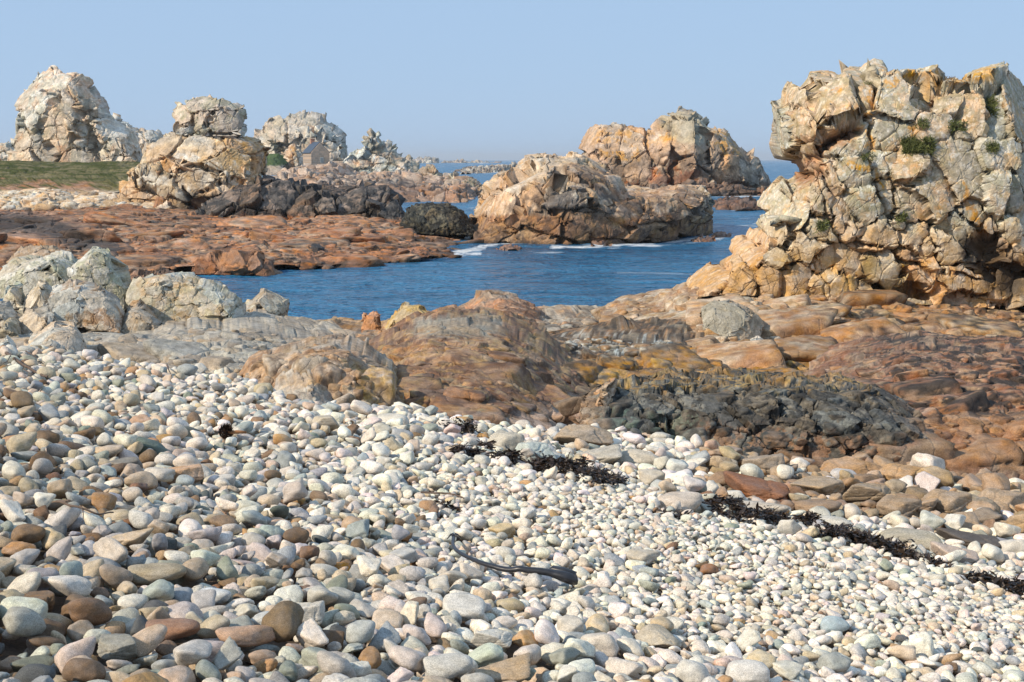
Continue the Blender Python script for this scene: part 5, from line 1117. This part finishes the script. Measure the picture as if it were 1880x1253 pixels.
def tube(name, label, cat, P, R, mat, group=None, parent=None, seg=10, sq=1.0):
    P = np.array(P, float); n = len(P); T = np.gradient(P, axis=0); T /= np.linalg.norm(T, axis=1, keepdims=True)
    U = np.cross(T, [0, 0, 1.]); U /= np.linalg.norm(U, axis=1, keepdims=True) + 1e-9; W = np.cross(U, T); V = []
    for i in range(n):
        for k in range(seg):
            a = 2 * math.pi * k / seg; V.append(P[i] + (U[i] * math.cos(a) + W[i] * math.sin(a) * sq) * R[i])
    F = [[i * seg + k, i * seg + (k + 1) % seg, (i + 1) * seg + (k + 1) % seg, (i + 1) * seg + k] for i in range(n - 1) for k in range(seg)]
    V += [P[0], P[-1]]; me = bpy.data.meshes.new(name); Fl = [list(f) for f in F] + [[(k + 1) % seg, k, n * seg] for k in range(seg)] + [[(n - 1) * seg + k, (n - 1) * seg + (k + 1) % seg, n * seg + 1] for k in range(seg)]
    O = np.zeros(3) if parent else P.min(0); me.from_pydata([tuple(v - O) for v in V], [], Fl); me.polygons.foreach_set('use_smooth', [True] * len(Fl))
    o = link(name, me, mat, parent, None if parent else O)
    if not parent: tag(o, label, cat, group)
    return o
def on_beach(pts, n, lift, smooth=9):
    a, _ = poly_u(pts, n, 0); out = []
    for px, py, _z in a:
        x, y = [float(q) for q in beach_pt(px, py)]; out.append([x, y, surf(x, y)])
    out = np.array(out); z = out[:, 2].copy(); zz = np.array([z[max(0, i - smooth):i + smooth + 1].mean() for i in range(n)])
    out[:, 2] = zz + lift; a2 = out.copy()
    for k in range(2): a2[:, k] = [out[max(0, i - 3):i + 4, k].mean() for i in range(n)]
    return a2
kelp_m = plain_mat('dried_kelp_stalk', (.022, .022, .026), .38, .3, 30, .3, .5)
root = bpy.data.objects.new('kelp_stalk', None); COL.objects.link(root)
KP = on_beach([(838, 1003), (829, 1012), (832, 1026), (850, 1038), (878, 1052), (910, 1062), (950, 1072), (1000, 1080), (1040, 1086), (1062, 1087)], 70, .045, 12)
root.location = KP[35]; tag(root, 'long black curved kelp stalk lying across the white cobbles', 'kelp')
def rel(P): return np.array(P) - KP[35]
t = np.linspace(0, 1, 70)
tube('stipe', None, None, rel(KP), .010 + .018 * t + .014 * ss(t, .80, .93), kelp_m, parent=root, sq=.8)
e = KP[-1]
tube('torn_frond', None, None, rel([e + [-.16, .06, .02], e + [-.12, .05, .045], e + [-.06, .03, .04], e + [0, 0, .03]]), [.012, .03, .028, .02], kelp_m, parent=root, sq=.5)
hs = KP[0]
for k in range(6):
    a = k * 1.05; tube('holdfast_root', None, None, rel([hs, hs + [.02 * math.cos(a), .02 * math.sin(a), .012], hs + [.045 * math.cos(a + .4), .045 * math.sin(a + .4), -.01]]), [.009, .006, .003], kelp_m, parent=root, seg=6)
wood = plain_mat('driftwood', (.12, .085, .065), .85, .35, 14, .5)
def branch(label, main, r0, r1, twigs):
    M = on_beach(main, 30, .03, 8); e = bpy.data.objects.new('driftwood_branch', None); COL.objects.link(e); e.location = M[0]; tag(e, label, 'driftwood')
    tube('stem', None, None, M - M[0], np.linspace(r0, r1, 30), wood, parent=e, seg=8)
    for pts in twigs:
        T_ = on_beach(pts, 14, .05, 5); tube('twig', None, None, T_ - M[0], np.linspace(r1 * .8, r1 * .3, 14), wood, parent=e, seg=6)
branch('forked brown driftwood branch lying at the upper left edge of the cobbles', [(8, 658), (30, 672), (55, 690), (92, 710)], .022, .010, [[(22, 668), (14, 680), (4, 684)], [(40, 684), (46, 694), (64, 706)], [(44, 660), (62, 664), (76, 672)]])
branch('thin dark twig standing out of the cobbles below the grey slab', [(306, 684), (311, 694), (316, 706)], .009, .005, [])
branch('long thin brown twig above the kelp stalk', [(768, 914), (800, 917), (830, 920), (856, 930)], .008, .005, [])
branch('thin twig tangle on the dark cobbles at left', [(100, 950), (140, 965), (180, 972), (215, 965)], .008, .004, [[(150, 964), (156, 976), (150, 984)], [(120, 960), (132, 948), (140, 944)]])
# pine cone by the twig of orange wood
x, y = [float(q) for q in beach_pt(412, 812)]; z = surf(x, y); bm = bmesh.new()
for r in range(9):
    rr = .055 * math.sin(math.pi * (r + 1.3) / 10.5)
    for k in range(8):
        a = k * math.pi / 4 + r * .39; p = Vector((rr * math.cos(a), rr * math.sin(a), r * .013)); q = p * 1.35; q.z += .012; s_ = Vector((-math.sin(a), math.cos(a), 0)) * .014
        vs = [bm.verts.new(v) for v in (p * .3 + Vector((0, 0, p.z * .7)), p - s_, q, p + s_)]; bm.faces.new(vs)
bmesh.ops.solidify(bm, geom=bm.faces[:], thickness=.003)
o = bm_obj('pine_cone', bm, plain_mat('pine_cone_scales', (.07, .04, .025), .8, .4, 20), None, (x, y, z)); o.rotation_euler = (.5, .4, 0); tag(o, 'dark open pine cone lying on pale cobbles right of the green stone', 'pine cone')
tube('driftwood_stick', 'short orange-brown stick lying beside the pine cone', 'driftwood', [[x + .05, y - .05, z + .05], [x + .12, y - .04, z + .055], [x + .20, y - .03, z + .05]], [.014, .016, .012], plain_mat('orange_wood', (.30, .14, .06), .8, .3, 14))
# tufts of thrift and grass on the big crag
crag = [o for o in bpy.data.objects if o.name.startswith('big_crag')][0]
cv = np.empty(len(crag.data.vertices) * 3, f4); crag.data.vertices.foreach_get('co', cv); cv = cv.reshape(-1, 3) + np.array(crag.location); cvx, cvy = PX(cv); front = cv[:, 1] < 47.5
grass_m = plain_mat('tuft_leaves', (.13, .145, .05), .8, .45, 3, .1, .2)
def tuft(label, px, py, w, h, n, brown=0):
    m = front & (np.abs(cvx - px) < w / 2 + 2) & (np.abs(cvy - py) < h / 2 + 3)
    if m.sum() < 5: return
    S = cv[m]; V, F = [], []; rs = np.random.RandomState(int(px)); O = S.mean(0)
    for k in range(n):
        p = S[rs.randint(len(S))] - O; p = p + rs.normal(0, .03, 3); d = rs.normal(0, .6, 3) + [0, -.5, .9]; d /= np.linalg.norm(d); s_ = np.cross(d, rs.normal(0, 1, 3)); s_ /= np.linalg.norm(s_); L_ = rs.uniform(.06, .20) * min(1.2, h / 14 + .3); b = len(V)
        V += [p - s_ * .010, p + s_ * .010, p + d * L_ * .6 + s_ * .009, p + d * L_ + [0, 0, -.02]]; F.append([b, b + 1, b + 2, b + 3])
    o = link('grass_tuft', mesh_np('grass_tuft', np.array(V), np.array(F)), grass_m if not brown else plain_mat('dry_heath', (.16, .11, .06), .9, .4, 3), None, O); tag(o, label, 'plant', 'green tufts growing in the cracks of the big crag')
tuft('largest green tuft, in the middle of the big crag', 1684, 270, 52, 18, 2600)
tuft('brown and green heath cushion under the orange boulder on top of the crag', 1714, 158, 74, 12, 1800, 1)
tuft('small green tuft near the foot of the crag, at its left part', 1510, 417, 16, 9, 350)
tuft('small green tuft high on the right pillar of the crag', 1820, 198, 10, 22, 400)
tuft('round green tuft on the top left of the crag', 1600, 150, 12, 9, 300)
tuft('dark green tuft on the ledge right of the largest one', 1757, 234, 24, 10, 500)
tuft('small green tuft at the right edge of the crag', 1822, 273, 16, 9, 350)
tuft('small green tuft at the foot of the long leaning slab', 1655, 402, 14, 8, 300)
tuft('green strip of moss under the big left block', 1592, 289, 16, 6, 300)
tuft('small green tuft left of the largest one, below the round block', 1694, 229, 16, 9, 300)

# ------------------------------------------------------------------ sea air
bm = bmesh.new(); box_bm(bm, -6000, 6000, -60, 16000, -6, 60)
hz = bpy.data.materials.new('sea_haze'); hz.use_nodes = True; nt = hz.node_tree; nt.nodes.remove(nt.nodes['Principled BSDF'])
pv = nd(nt, 'ShaderNodeVolumePrincipled'); pv.inputs['Color'].default_value = (.9, .95, 1, 1); pv.inputs['Density'].default_value = .00012; pv.inputs['Anisotropy'].default_value = .2
nt.links.new(pv.outputs[0], nt.nodes['Material Output'].inputs['Volume'])
o = bm_obj('haze', bm, hz); tag(o, 'thin blue sea haze over the far rocks', 'haze', kind='stuff')
